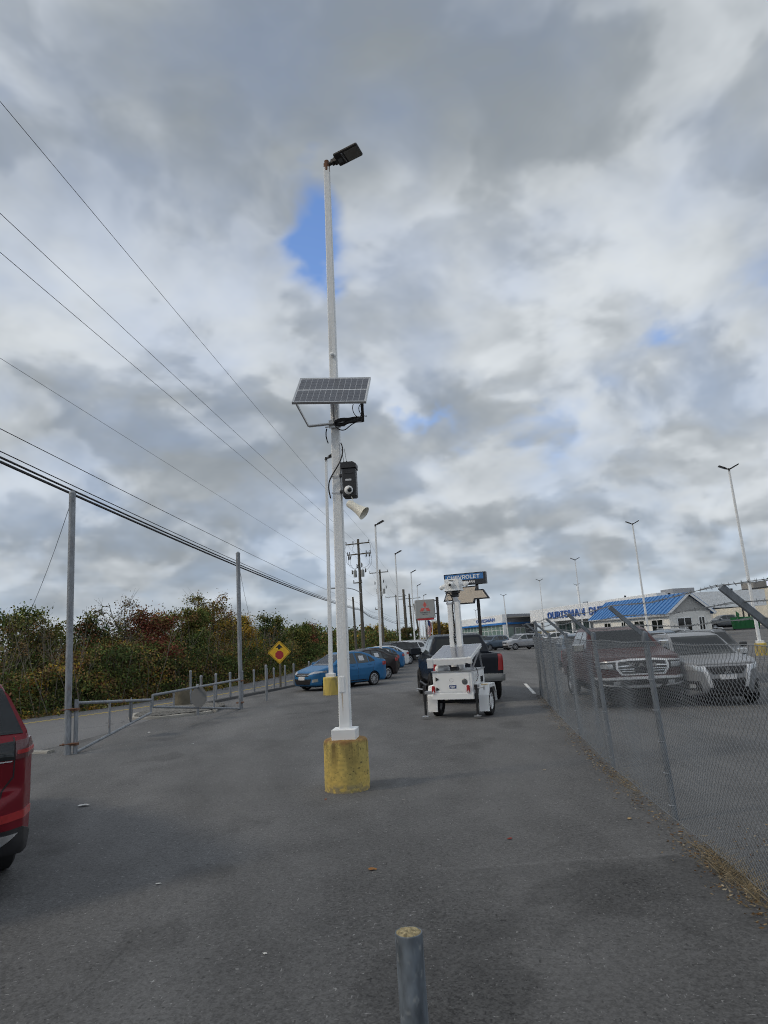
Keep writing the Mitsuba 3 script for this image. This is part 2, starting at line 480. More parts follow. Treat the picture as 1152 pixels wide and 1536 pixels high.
for nm, c, me in (('blue', (0.028, 0.145, 0.32), 0.35), ('black', (0.010, 0.010, 0.012), 0.0), ('charcoal', (0.055, 0.058, 0.062), 0.4), ('white', (0.66, 0.67, 0.68), 0.0), ('silver', (0.40, 0.41, 0.43), 0.5),
                  ('maroon', (0.055, 0.016, 0.016), 0.25), ('red', (0.15, 0.006, 0.014), 0.25), ('navy', (0.005, 0.008, 0.015), 0.2), ('grey', (0.20, 0.21, 0.22), 0.5), ('darkbrown', (0.020, 0.014, 0.014), 0.2), ('slate', (0.12, 0.16, 0.21), 0.4), ('pewter', (0.25, 0.256, 0.267), 0.5)):
    material('paint_' + nm, c, 0.30, metallic=me * .7, coat=0.5, spec=0.25)
scene['leaves'] = {'type': 'twosided', 'bsdf': {'type': 'diffuse', 'reflectance': {'type': 'mesh_attribute', 'name': 'vertex_color'}}}

# ------------------------------------------------------------------ ground, road, kerb
def ss(t):
    t = np.clip(t, 0, 1)
    return t * t * (3 - 2 * t)


def zlot(x, y):
    """the lot climbs gently towards its far right corner"""
    return 0.75 * ss((np.asarray(x) - 12) / 16) * ss((np.asarray(y) - 42) / 30)


def lot_left(y):
    return np.interp(y, [-20, 19, 24, 31, 46, 60, 200], [-14, -13, -9.0, -7.75, -7.6, -7.4, -7.0])


S = 1500.0
struct('ground', trimesh.Trimesh([[-S, -S, -.03], [S, -S, -.03], [S, S, -.03], [-S, S, -.03]], [[0, 1, 2], [0, 2, 3]], process=False), 'earth')
ys = np.linspace(-16, 210, 91)
us = np.linspace(0, 1, 45)
G = np.array([[[lot_left(y) + u * (110 - lot_left(y)), y] for u in us] for y in ys])
V = np.concatenate([G, zlot(G[..., 0], G[..., 1])[..., None]], -1).reshape(-1, 3)
F = []
for a in range(len(ys) - 1):
    for b in range(len(us) - 1):
        k = a * len(us) + b
        F += [[k, k + 1, k + len(us) + 1], [k, k + len(us) + 1, k + len(us)]]
struct('parking_lot', trimesh.Trimesh(V, F, process=False), 'asphalt', smooth=True)


def spline(pts, n):
    from scipy.interpolate import CubicSpline
    p = np.array(pts, float)
    t = np.concatenate([[0], np.cumsum(np.linalg.norm(np.diff(p, axis=0), axis=1))])
    return CubicSpline(t, p)(np.linspace(0, t[-1], n))


def ribbon(a, b, z):
    n = len(a)
    V = np.vstack([np.c_[a, np.full(n, z)], np.c_[b, np.full(n, z)]])
    F = []
    for k in range(n - 1):
        F += [[k, k + n, k + n + 1], [k, k + n + 1, k + 1]]
    return trimesh.Trimesh(V, F, process=False)


YEL = spline([(-24, -6), (-17.8, 10.5), (-13.35, 20.4), (-11.4, 24.5), (-10.25, 28.6), (-9.4, 33), (-8.95, 37.8), (-9.2, 45), (-10.6, 56), (-13.6, 78), (-14.5, 110), (-15, 200)], 140)
FAR = spline([(-27, -3), (-20, 12.5), (-14.9, 20.7), (-13.4, 23.9), (-12.2, 27.8), (-11.5, 33.5), (-11.1, 39.4), (-11.1, 46), (-12.5, 57), (-15.6, 78), (-16.5, 110), (-17, 200)], 140)
NEAR = spline([(-20, -10), (-13.5, 5), (-9.0, 14.2), (-8.95, 20), (-8.95, 25), (-8.15, 29), (-7.55, 33), (-7.3, 38), (-7.4, 45), (-8.6, 56), (-11.6, 78), (-12.5, 110), (-13, 200)], 140)
struct('road', ribbon(FAR, NEAR, 0.004), 'road_asphalt')


def side(c, off):
    t = np.gradient(c, axis=0)
    t /= np.linalg.norm(t, axis=1, keepdims=True)
    return c + np.c_[-t[:, 1], t[:, 0]] * off


struct('road_marking', ribbon(side(YEL, .07), side(YEL, -.07), 0.008), 'road_yellow', label='faded yellow centre line painted along the road')
struct('parking_line', trimesh.Trimesh([[2.36, 22.7, .004], [2.47, 22.7, .004], [2.63, 27.2, .004], [2.52, 27.2, .004]], [[0, 1, 2], [0, 2, 3]], process=False), 'line_white', label='short white painted line beside the far end of the fence')


def kerb_mesh(pts, w, h, rough=0.006, seed=0):
    """a low kerb with rounded top along a polyline, its edge a little uneven"""
    p = np.array(pts, float)
    t = np.gradient(p, axis=0)
    t /= np.linalg.norm(t, axis=1, keepdims=True)
    nrm = np.c_[-t[:, 1], t[:, 0]]
    sec = [(-w / 2, -.02), (-w / 2, h * .75), (-w * .36, h), (w * .36, h), (w / 2, h * .75), (w / 2, -.02)]
    rg = np.random.default_rng(seed)
    V = np.array([[*(p[k] + nrm[k] * (o + rg.normal(0, rough))), z + (rg.normal(0, rough) if z > 0 else 0)] for k in range(len(p)) for o, z in sec])
    F = []
    m = len(sec)
    for k in range(len(p) - 1):
        for j in range(m - 1):
            q = k * m + j
            F += [[q, q + m, q + m + 1], [q, q + m + 1, q + 1]]
    for q in (0, (len(p) - 1) * m):
        F += [[q, q + j, q + j + 1] for j in range(1, m - 1)]
    return trimesh.Trimesh(V, F, process=False)


struct('kerb', kerb_mesh(spline([(-8.9, 24.6), (-8.3, 28.2), (-7.62, 32.2), (-7.35, 36), (-7.2, 42), (-7.15, 60), (-7.0, 110)], 120), .14, .10, seed=3), 'kerb_dark', smooth=40, label='low dark kerb between the parking lot and the road')
ISLE = np.array([(-7.6, 21.3), (-7.55, 22.6), (-8.3, 24.2), (-9.5, 24.7), (-10.3, 23.4), (-10.1, 21.4), (-9.5, 20.3), (-8.6, 20.4)])
isle = sg.Polygon(spline(np.vstack([ISLE, ISLE[:1]]), 60)).buffer(0)
gm = extr(isle.buffer(-.1), .06)
gm = gm.subdivide_to_size(0.25)
gv = gm.vertices
gv[:, 2] += (gv[:, 2] > .03) * (0.06 * meshkit.fbm(np.c_[gv[:, :2] * 3, gv[:, :1] * 0], 3) + .05 * np.exp(-((gv[:, 0] + 8.9) ** 2 + (gv[:, 1] - 22.3) ** 2) / .8))
struct('gravel_island', trimesh.Trimesh(gv, gm.faces, process=False), 'gravel', smooth=50, label='gravel island between the gate and the road')
ring = np.array(isle.exterior.coords)
struct('island_kerb', kerb_mesh(ring[:-1][np.roll(ring[:-1, 1] < 21.8, 0)], .16, .075, seed=5), 'concrete', smooth=40, label='pale kerb round the gravel island')
struct('kerb_stub', kerb_mesh([(-9.6, 14.35), (-9.2, 14.3), (-8.85, 14.25), (-8.5, 14.2)], .22, .05, seed=7), 'concrete', smooth=40, label='short flush concrete kerb beside the tall gate post')


# ------------------------------------------------------------------ vegetation
def leaf_mesh(C, size, col, seed):
    rg = np.random.default_rng(seed)
    n = len(C)
    a = rg.normal(size=(n, 3))
    a /= np.linalg.norm(a, axis=1, keepdims=True)
    b = rg.normal(size=(n, 3))
    b -= a * (a * b).sum(1, keepdims=True)
    b /= np.linalg.norm(b, axis=1, keepdims=True)
    s = (size * rg.uniform(.55, 1.25, n))[:, None]
    V = np.stack([C - a * s, C + b * s * .55 + a * s * .1, C + a * s, C - b * s * .55 + a * s * .1], 1).reshape(-1, 3)
    k = np.arange(n)[:, None] * 4
    F = np.vstack([k + [0, 1, 2], k + [0, 2, 3]])
    return trimesh.Trimesh(V, F, process=False), np.repeat(col, 4, axis=0)


PAL = {'olive': (0.165, 0.165, 0.054), 'green': (0.103, 0.138, 0.047), 'dark': (0.063, 0.085, 0.035), 'brown': (0.22, 0.144, 0.072), 'rust': (0.23, 0.083, 0.056), 'ochre': (0.368, 0.248, 0.056), 'yellow': (0.502, 0.337, 0.055), 'pale': (0.282, 0.282, 0.118), 'grey': (0.188, 0.165, 0.129)}


def leaf_colors(rg, n, mixd, clump=None):
    names = list(mixd)
    w = np.array([mixd[k] for k in names], float)
    base = np.array([PAL[k] for k in names])
    pick = rg.choice(len(names), n, p=w / w.sum()) if clump is None else clump
    return np.clip(base[pick] * rg.uniform(.6, 1.45, (n, 1)) * rg.uniform(.88, 1.12, (n, 3)), .004, .6)


def tree(name, label, x, y, h, spread, mixd, nleaf, leaf=.085, seed=0, bare=.25, trunks=2, low=.12, group=None, lean=(0, 0)):
    """trunks and limbs grow as tubes; the crown's leaves gather in clumps at the twigs; some twigs stay bare"""
    rg = np.random.default_rng(seed)
    nleaf, leaf = int(nleaf * 1.4), leaf * .82
    t = thing(name, label, 'tree', group)
    wood, twigs, tips, stems = [], [], [], []
    for k in range(trunks):
        base = np.array([x + rg.normal(0, .16 * trunks), y + rg.normal(0, .16 * trunks), -.05])
        top = np.array([x + rg.normal(0, spread * .35) + lean[0], y + rg.normal(0, spread * .35) + lean[1], h * rg.uniform(.8, .97)])
        n = 8
        s = np.linspace(0, 1, n)
        P = base + (top - base) * s[:, None] + rg.normal(0, .05 * h * .2, (n, 3)) * (s * (1 - s))[:, None] * 4
        R = .05 * h / 4 * (1 - .85 * s) * rg.uniform(.8, 1.3)
        wood.append(tube(P, R, 6))
        for j in range(int(9 + h)):
            u = rg.uniform(low, .97)
            q = P[0] + (P[-1] - P[0]) * u
            i0 = min(int(u * (n - 1)), n - 2)
            q = P[i0] + (P[i0 + 1] - P[i0]) * (u * (n - 1) - i0)
            ang = rg.uniform(0, 2 * np.pi)
            L = spread * (0.35 + .8 * math.sin(np.pi * min(1, .25 + .7 * u))) * rg.uniform(.45, 1.0)
            e = q + np.array([math.cos(ang) * L, math.sin(ang) * L, L * rg.uniform(.15, .9)])
            e[2] = min(e[2], h)
            mid = (q + e) / 2 + rg.normal(0, .08 * L, 3)
            twigs.append(tube([q, mid, e], [.011 * h / 4 + .006, .009, .004], 4))
            for v in (.45, .7, 1.0):
                tips.append(q + (e - q) * v)
                d = e + rg.normal(0, .28, 3) + [0, 0, .15]
                if rg.random() < bare + .25:
                    twigs.append(tube([mid, (mid + d) / 2 + rg.normal(0, .05, 3), d], [.007, .005, .003], 3))
    part(t, 'trunk', cat(*wood), 'bark', smooth=True)
    part(t, 'limbs', cat(*twigs), 'bark')
    tips = np.array(tips)
    keep = rg.random(len(tips)) > bare * (tips[:, 2] / h) ** 2
    tips = tips[keep]
    names = list(mixd)
    w = np.array([mixd[k] for k in names], float)
    tc = rg.choice(len(names), len(tips), p=w / w.sum())
    pick = rg.integers(0, len(tips), nleaf)
    C = tips[pick] + rg.normal(0, 1, (nleaf, 3)) * np.array([.24, .24, .19]) * (spread / 1.4) ** .6 * rg.uniform(.4, 1.3, (nleaf, 1))
    C[:, 2] = np.abs(C[:, 2])
    cl = np.where(rg.random(nleaf) < .86, tc[pick], rg.choice(len(names), nleaf, p=w / w.sum()))
    m, c = leaf_mesh(C, leaf, leaf_colors(rg, nleaf, mixd, cl), seed + 1)
    part(t, 'crown', m, 'leaves', color=c)
    return t


def mass(name, label, spots, n, hmax, mixd, leaf, seed, catname, depth=1.0, top_only=False):
    """brush nobody could count: leaf clumps along a line, uneven in height"""
    rg = np.random.default_rng(seed)
    spots = np.array(spots, float)
    k = rg.integers(0, len(spots), n)
    base = spots[k] + rg.normal(0, depth, (n, 2))
    hh = hmax * (.45 + .75 * meshkit.fbm(np.c_[base * .55, base[:, :1] * 0 + seed], 3, seed))
    u = rg.uniform(0, 1, n) ** .8
    z = hh * u
    C = np.c_[base, z] + rg.normal(0, .06, (n, 3))
    C = C[meshkit.fbm(C * np.array([1.6, 1.6, 2.0]) + 11, 3, seed + 7) > .42]
    n = len(C)
    C[:, 2] = np.abs(C[:, 2])
    names = list(mixd)
    f = meshkit.fbm(C * np.array([.8, .8, 1.1]) + 5, 3, seed + 2) + rg.normal(0, .055, n)
    w = np.cumsum([mixd[q] for q in names]) / sum(mixd.values())
    rank = np.argsort(np.argsort(f)) / n
    cl = np.minimum(np.searchsorted(w, rank), len(names) - 1)
    m, c = leaf_mesh(C, leaf, leaf_colors(rg, n, mixd, cl), seed + 1)
    put(name, m, 'leaves', color=c)
    labels[name] = {'label': label, 'category': catname, 'kind': 'stuff'}


def along(c, off, y0, y1, n):
    q = side(c, off)
    q = q[(q[:, 1] > y0) & (q[:, 1] < y1)]
    return q[np.linspace(0, len(q) - 1, n).astype(int)]


mass('roadside_brush', 'dense olive and brown brush along the far edge of the road', np.vstack([along(FAR, o, 4, 78, 160) for o in (.9, 1.7, 2.6, 3.6)]), 330000, 2.45,
     {'dark': 3, 'green': 3, 'olive': 2.4, 'brown': 1.7, 'ochre': .6, 'rust': .07}, .056, 101, 'brush', .55)
mass('backing_thicket', 'tangled autumn thicket rising behind the roadside brush', np.vstack([along(FAR, o, 0, 90, 160) for o in (5, 7, 9.5, 12)]), 90000, 3.5,
     {'dark': 3, 'green': 2.6, 'olive': 1.6, 'brown': 2.2, 'grey': 1.0, 'rust': .15}, .10, 131, 'thicket', 1.3)
mass('distant_wood', 'distant dark green wood in a band beyond the parked cars', np.vstack([along(FAR, o, 74, 200, 160) for o in (2, 5, 9, 14, 20)]), 90000, 4.3,
     {'dark': 3, 'green': 3, 'olive': 1.8, 'brown': 1.0, 'ochre': .3}, .22, 171, 'wood', 2.0)
mass('verge_grass', 'dry grass and fallen leaves on the far verge of the road', along(FAR, .35, 4, 60, 160), 12000, .16, {'brown': 2, 'ochre': 1.2, 'olive': 1.5, 'pale': .8}, .05, 211, 'grass', .25)

rgs = np.random.default_rng(61)
stems = []
for q in np.vstack([along(FAR, o, 6, 60, 130) for o in (1.3, 2.6, 4.2)]):
    for _ in range(2):
        b = np.array([*(q + rgs.normal(0, .5, 2)), 0])
        h_ = rgs.uniform(1.6, 3.7)
        e = b + np.array([rgs.normal(0, .22 * h_), rgs.normal(0, .22 * h_), h_])
        m_ = (b + e) / 2 + rgs.normal(0, .10, 3)
        stems.append(tube([b, m_, e], [.017, .011, .004], 4))
        for k in range(3):
            s_ = m_ + (e - m_) * rgs.uniform(0, .8)
            stems.append(tube([s_, s_ + np.array([*rgs.normal(0, .28, 2), rgs.uniform(.2, .7)])], [.007, .003], 3))
put('roadside_brush__stems', cat(*stems), 'twig')
labels['roadside_brush__stems'] = {'kind': 'stuff', 'label': 'bare grey stems and twigs'}
tree('arching_tree', 'dark green vine-draped tree arching over at the far left', -16.2, 26.5, 4.25, 1.25, {'dark': 2, 'green': 3, 'pale': 1.4, 'olive': 1.2}, 9000, .075, 1, bare=.05, lean=(-.9, 0))
tree('leaning_trunk_tree', 'thin half-bare tree with leaning dark trunks left of the tall gate post', -17.0, 25.2, 3.7, 1.0, {'olive': 2, 'brown': 2, 'green': 1}, 2600, .07, 2, bare=.6, trunks=3, lean=(.9, .2))
tree('brown_tree', 'brown-leaved tree directly behind the tall gate post', -15.6, 28.3, 4.15, 1.1, {'brown': 3, 'dark': 1.5, 'rust': 1, 'olive': 1}, 6500, .075, 3, bare=.3)
tree('bare_grey_tree', 'nearly bare grey tree between the gate post and the red-leaved tree', -14.8, 29.6, 4.5, 1.1, {'grey': 2, 'brown': 2, 'olive': 1.5}, 2400, .065, 4, bare=.75, trunks=4)
tree('red_tree', 'tree with rust red foliage, the reddest of the roadside thicket', -13.75, 31.2, 4.85, 1.35, {'rust': 5, 'brown': 1.6, 'olive': .9}, 10500, .075, 5, bare=.2)
tree('olive_tree', 'olive green tree to the right of the red-leaved tree', -13.55, 34.5, 4.45, 1.35, {'olive': 3, 'green': 2.2, 'brown': 1, 'ochre': .6}, 9500, .08, 6, bare=.25)
tree('twiggy_tree', 'tall tree with bare upright twigs left of the second gate post', -13.9, 38.0, 5.3, 1.25, {'ochre': 2, 'olive': 2, 'brown': 1.7, 'pale': .5}, 7500, .075, 7, bare=.7, trunks=4)
tree('ochre_tree', 'ochre and brown tree directly behind the second gate post', -13.6, 40.5, 4.9, 1.2, {'ochre': 2, 'brown': 2, 'olive': 1.5}, 6000, .08, 8, bare=.5, trunks=3)
tree('golden_tree', 'golden yellow tree right of the second gate post', -12.95, 44.0, 4.3, 1.15, {'yellow': 2.2, 'ochre': 3, 'olive': 1.6}, 8000, .08, 9, bare=.3)
tree('dark_green_tree', 'dark green tree behind the yellow warning sign', -12.75, 48.5, 3.9, 1.4, {'dark': 3, 'green': 3, 'olive': 1, 'ochre': .4}, 8500, .085, 10, bare=.2)
tree('shrubby_green_tree', 'low mid-green tree between the warning sign and the blue sedan', -13.4, 56, 3.6, 1.7, {'green': 3, 'olive': 2, 'dark': 1.5}, 8000, .10, 11, bare=.1)
tree('russet_far_tree', 'russet brown treetop standing above the hedge left of the white light pole', -16.4, 76, 4.5, 1.5, {'brown': 3, 'rust': 1.0}, 5200, .13, 12, bare=.1)
tree('yellow_green_tree', 'yellow-green tree far down the road between two power poles', -16.6, 150, 5.1, 2.8, {'ochre': 2, 'pale': 2, 'olive': 2}, 6500, .22, 13, bare=.05)
tree('dark_far_tree', 'small dark tree far down the road at the foot of the brown power pole', -9.2, 150, 3.9, 2.0, {'dark': 3, 'green': 1, 'brown': .6}, 3600, .2, 14, bare=.05)
tree('autumn_far_tree', 'brown and ochre autumn tree behind the grey square sign', -3.2, 165, 5.2, 2.6, {'brown': 2, 'ochre': 2, 'olive': 2}, 5200, .24, 15, bare=.15)
tree('olive_far_tree', 'olive and russet tree between the dark sign post and the trailer mast', -.2, 170, 5.0, 2.6, {'olive': 2, 'brown': 2, 'ochre': 1}, 5200, .24, 16, bare=.15)

# ------------------------------------------------------------------ vehicles
def mirror_y(poly):
    return [(-y, z) for y, z in poly][::-1]


class Shell:
    """a car body: the common volume of its side, plan and front outlines, softened; other parts are cut out of the same skin a few millimetres proud"""

    def __init__(self, side_p, plan, front, cell=.085, soft=9, cuts=()):
        side_m = m3.CrossSection([side_p]).extrude(4).transform([[1, 0, 0, 0], [0, 0, -1, 2], [0, 1, 0, 0]])
        half = [(x, w) for x, w in plan]
        plan_m = m3.CrossSection([half + [(x, -w) for x, w in half[::-1]]], m3.FillRule.NonZero).extrude(6).translate([0, 0, -1])
        fr = front + [(-y, z) for y, z in front[::-1]]
        front_m = m3.CrossSection([fr], m3.FillRule.NonZero).extrude(12).transform([[0, 0, 1, -6], [1, 0, 0, 0], [0, 1, 0, 0]])
        b = side_m ^ plan_m ^ front_m
        t = to_tri(b.refine_to_length(cell))
        t.merge_vertices()
        trimesh.smoothing.filter_taubin(t, lamb=.5, nu=.51, iterations=soft)
        self.soft = t
        t.fix_normals()
        self.body = to_man(t)
        for c in cuts:
            self.body = self.body - c
        self.memo = {}

    def skin(self, off):
        if off not in self.memo:
            t = self.soft
            self.memo[off] = to_man(trimesh.Trimesh(t.vertices + t.vertex_normals * off, t.faces, process=False))
        return self.memo[off]

    def cut(self, region, off):
        return to_tri(self.skin(off) ^ region)

    def side_patch(self, poly, left=True, off=.006):
        y0, y1 = (.25, 1.5) if left else (-1.5, -.25)
        r = m3.CrossSection([poly], m3.FillRule.NonZero).extrude(y1 - y0).transform([[1, 0, 0, 0], [0, 0, -1, y1], [0, 1, 0, 0]])
        return self.cut(r, off)

    def end_patch(self, poly, x0, x1, off=.006):
        r = m3.CrossSection([poly], m3.FillRule.NonZero).extrude(x1 - x0).transform([[0, 0, 1, x0], [1, 0, 0, 0], [0, 1, 0, 0]])
        return self.cut(r, off)


def rect(a0, a1, b0, b1):
    return [(a0, b0), (a1, b0), (a1, b1), (a0, b1)]


def wheel_meshes(r, w, spokes=5, rim=.66, blocky=False):
    """tyre and rim with axle along y, outer face towards +y"""
    h = w / 2
    ty = lathe([(r * rim, -h * .8), (r * .90, -h), (r * .985, -h * .78), (r, -h * .3), (r, h * .3), (r * .985, h * .78), (r * .90, h), (r * rim, h * .8), (r * rim, -h * .8)], 36, 'y')
    if blocky:
        lug = [moved(box(-.02, .02, s * h * .35 - .055, s * h * .35 + .055, r - .012, r + .014), rot(2 * math.pi * (k + .25 * s) / 26, [0, 1, 0])) for k in range(26) for s in (-1, 1)]
        ty = cat(ty, *lug)
    R = r * rim
    ring_ = lathe([(R * 1.02, h * .82), (R * .93, h * .86), (R * .88, h * .55), (R * .88, -h * .6), (R * 1.0, -h * .6)], 36, 'y')
    hub = cyl([0, h * .40, 0], [0, h * .72, 0], R * .22, 14)
    sp = [moved(box(-.20 * r / .33 / spokes, .20 * r / .33 / spokes, h * .42, h * .66, R * .12, R * .94, .008), rot(2 * math.pi * k / spokes, [0, 1, 0])) for k in range(spokes)]
    back = cyl([0, -h * .1, 0], [0, h * .05, 0], R * .95, 24)
    return ty, cat(ring_, hub, *sp), back


END_MAT = {'grille': 'black_plastic', 'grille_bar': 'chrome', 'grille_frame': 'bright_trim', 'lower_grille': 'black_plastic', 'number_plate': 'plate', 'fog_lamp': 'headlight', 'fog_recess': 'black_plastic', 'headlight': 'headlight',
           'tail_light': 'tail_red', 'dark_tail_light': 'tail_dark', 'rear_number_plate': 'plate', 'boot_seam': 'black_plastic', 'tailgate_seam': 'black_plastic', 'rear_valance': 'black_plastic', 'windscreen': 'car_glass', 'rear_window': 'car_glass',
           'chrome_bumper': 'bright_trim', 'grey_bumper': 'dark_metal', 'air_dam': 'black_plastic', 'chrome_strip': 'bright_trim', 'skid_plate': 'bright_trim', 'bonnet_seam': 'black_plastic', 'reflector': 'tail_red', 'headlight_bezel': 'black_plastic',
           'tailgate_handle': 'black_plastic', 'bumper_shelf': 'paint', 'silver_trim': 'aluminium', 'emblem': 'chrome', 'red_emblem': 'tail_red', 'side_frame': 'bright_trim', 'wiper': 'black_plastic', 'rear_bumper': 'sign_grey', 'smoked_lamp': 'car_glass', 'lamp_band': 'tail_red'}


def make_vehicle(sp):
    """list of (sub-key, mesh or dict, material role, smoothing)"""
    W, r = sp['W'], sp['r']
    tw = sp.get('tw', .21)
    wx = sp['wheels']
    cuts = []
    for x in wx:
        for s in (1, -1):
            c = m3.Manifold.cylinder(tw + .16, r * sp.get('arch', 1.14), r * sp.get('arch', 1.14), 40).rotate([90, 0, 0])
            cuts.append(c.translate([x, (W / 2 + .08) if s > 0 else -(W / 2 + .08) + tw + .16, r * 1.03]))
    cuts += sp.get('cuts', [])
    sh = Shell(sp['side'], sp['plan'], sp['front'], sp.get('cell', .085), sp.get('soft', 9), cuts)
    out = [('body', to_tri(sh.body), 'paint', 35)]
    for name, poly, mat, off in sp.get('side_parts', []):
        for left in (True, False):
            out.append((name, sh.side_patch(poly, left, off), mat, 35))
    for name, poly, x0, x1, off, both in sp.get('end_parts', []):
        mat = END_MAT[name]
        out.append((name, sh.end_patch(poly, x0, x1, off), mat, 35))
        if both:
            out.append((name, sh.end_patch(mirror_y(poly), x0, x1, off), mat, 35))
    ty, rim, back = wheel_meshes(r, tw, sp.get('spokes', 5), sp.get('rim', .66), sp.get('blocky', False))
    for x in wx:
        for s in (1, -1):
            M = np.eye(4)
            if s < 0:
                M = rot(math.pi, [0, 0, 1])
            M[:3, 3] = (x, s * (W / 2 - tw / 2 - sp.get('inset', .025)), r)
            out.append((f'wheel{len(out)}__tyre', moved(ty, M), 'rubber', 40))
            out.append((f'wheel{len(out) - 1}__rim', moved(rim, M), sp.get('rim_mat', 'alloy'), 30))
            out.append((f'wheel{len(out) - 2}__brake', moved(back, M), 'dark_metal', False))
    und = box(min(wx) - .5, max(wx) + .5, -W / 2 + tw + .1, W / 2 - tw - .1, r * .55, r * 1.9)
    out.append(('underbody', und, 'rubber', False))
    for x in wx:
        out[-1] = ('underbody', cat(out[-1][1], box(x - r * 1.05, x + r * 1.05, -W / 2 + tw + .08, W / 2 - tw - .08, r * .7, r * 1.95)), 'rubber', False)
    for name, mesh, mat, sm in sp.get('extra', []):
        out.append((name, mesh, mat, sm))
    return [(n, mikit.ply(m, None, smooth=s), mat) for n, m, mat, s in out if len(m.faces)]


def put_vehicle(proto, name, label, catname, x, y, heading, paint, group=None, z=None, swap=None, skip=(), size=1.0):
    t = thing(name, label, catname, group)
    M = place(x, y, float(zlot(x, y)) if z is None else z, heading) @ np.diag([size, size, size, 1.0])
    wheel_keys = {}
    for n, d, mat in proto:
        if n in skip:
            continue
        if '__' in n:
            w, sub = n.split('__')
            wheel_keys.setdefault(w, numbered(t + '__wheel'))
            k = numbered(wheel_keys[w] + '__' + sub)
        else:
            k = numbered(t + '__' + n)
        mm = 'paint_' + paint if mat == 'paint' else (swap or {}).get(n, mat)
        put(k, d, mm, T=M)
    return t


def mirror_mesh(m):
    m = m.copy()
    m.vertices[:, 1] *= -1
    m.invert()
    return m


def mirrors(x, y, z, s=1.0, mat='paint'):
    a = cat(box(x - .06 * s, x + .06 * s, y, y + .20 * s, z - .06 * s, z + .08 * s, .03), box(x - .03, x + .03, y - .08, y + .04, z - .05, z - .01))
    return [('mirror', a, mat, 30), ('mirror', mirror_mesh(a), mat, 30)]


def handles(xs, y, z, mat='paint'):
    o = []
    for x in xs:
        a = box(x - .09, x + .09, y - .03, y + .02, z - .015, z + .015, .01)
        o += [('door_handle', a, mat, False), ('door_handle', mirror_mesh(a), mat, False)]
    return o


def seam(x, z0, z1, lean=0.0):
    return [(x, z0), (x + .010, z0), (x + .010 + lean, z1), (x + lean, z1)]


SEDAN = make_vehicle(dict(
    W=1.68, r=.29, tw=.18, wheels=(1.36, -1.19), spokes=10, rim=.72,
    side=[(2.02, .20), (2.13, .30), (2.15, .50), (2.10, .68), (1.92, .80), (1.20, .965), (.98, 1.04), (.36, 1.41), (.05, 1.49), (-.45, 1.50), (-.85, 1.45), (-1.25, 1.30), (-1.62, 1.12), (-2.02, 1.08), (-2.13, 1.00), (-2.14, .60), (-2.06, .30), (-1.9, .20)],
    plan=[(2.15, .40), (2.06, .60), (1.75, .78), (1.2, .835), (0, .84), (-1.2, .835), (-1.75, .80), (-2.06, .66), (-2.14, .50)],
    front=[(.72, .18), (.80, .26), (.838, .50), (.84, .76), (.80, .98), (.72, 1.12), (.56, 1.44), (.48, 1.53)],
    side_parts=[('front_side_window', [(.92, 1.01), (.34, 1.35), (.05, 1.42), (-.20, 1.43), (-.20, .985)], 'car_glass_pale', .006),
                ('rear_side_window', [(-.28, .985), (-.28, 1.43), (-.62, 1.41), (-.92, 1.31), (-.92, 1.0)], 'car_glass_pale', .006),
                ('window_sticker', [(-.42, 1.10), (-.42, 1.30), (-.70, 1.30), (-.70, 1.10)], 'plate', .011),
                ('quarter_window', [(-.97, 1.01), (-.97, 1.29), (-1.12, 1.22), (-1.30, 1.08), (-1.30, 1.04)], 'car_glass', .006),
                ('door_seam', seam(.98, .33, 1.0, .02), 'black_plastic', .003), ('door_seam', seam(-.25, .30, 1.42), 'black_plastic', .003), ('door_seam', seam(-1.10, .55, 1.02, -.14), 'black_plastic', .003),
                ('sill_trim', [(.98, .27), (-.78, .27), (-.78, .31), (.98, .31)], 'black_plastic', .003)],
    end_parts=[('windscreen', [(-.62, 1.00), (.62, 1.00), (.52, 1.42), (-.52, 1.42)], .2, 1.25, .006, False),
               ('rear_window', [(-.60, 1.12), (.60, 1.12), (.50, 1.42), (-.50, 1.42)], -1.75, -.75, .006, False),
               ('headlight', [(.42, .66), (.83, .74), (.83, .80), (.60, .80), (.42, .74)], 1.45, 2.3, .008, True),
               ('grille', [(-.42, .60), (.42, .60), (.40, .73), (-.40, .73)], 1.8, 2.3, .008, False),
               ('grille_bar', [(-.44, .655), (.44, .655), (.44, .675), (-.44, .675)], 1.8, 2.3, .014, False),
               ('lower_grille', [(-.48, .28), (.48, .28), (.56, .50), (-.56, .50)], 1.8, 2.3, .008, False),
               ('number_plate', rect(-.20, .20, .46, .60), 1.9, 2.3, .025, False),
               ('fog_lamp', [(.58, .36), (.72, .38), (.72, .50), (.60, .48)], 1.6, 2.3, .008, True),
               ('tail_light', [(.50, .86), (.82, .84), (.82, 1.00), (.60, .99)], -2.3, -1.72, .008, True),
               ('rear_number_plate', rect(-.20, .20, .74, .88), -2.3, -1.9, .012, False),
               ('boot_seam', rect(-.66, .66, .66, .672), -2.3, -1.9, .003, False),
               ('rear_valance', rect(-.62, .62, .22, .36), -2.3, -1.8, .006, False)],
    extra=mirrors(.78, .82, 1.03) + handles((.02, -.95), .825, .90)))

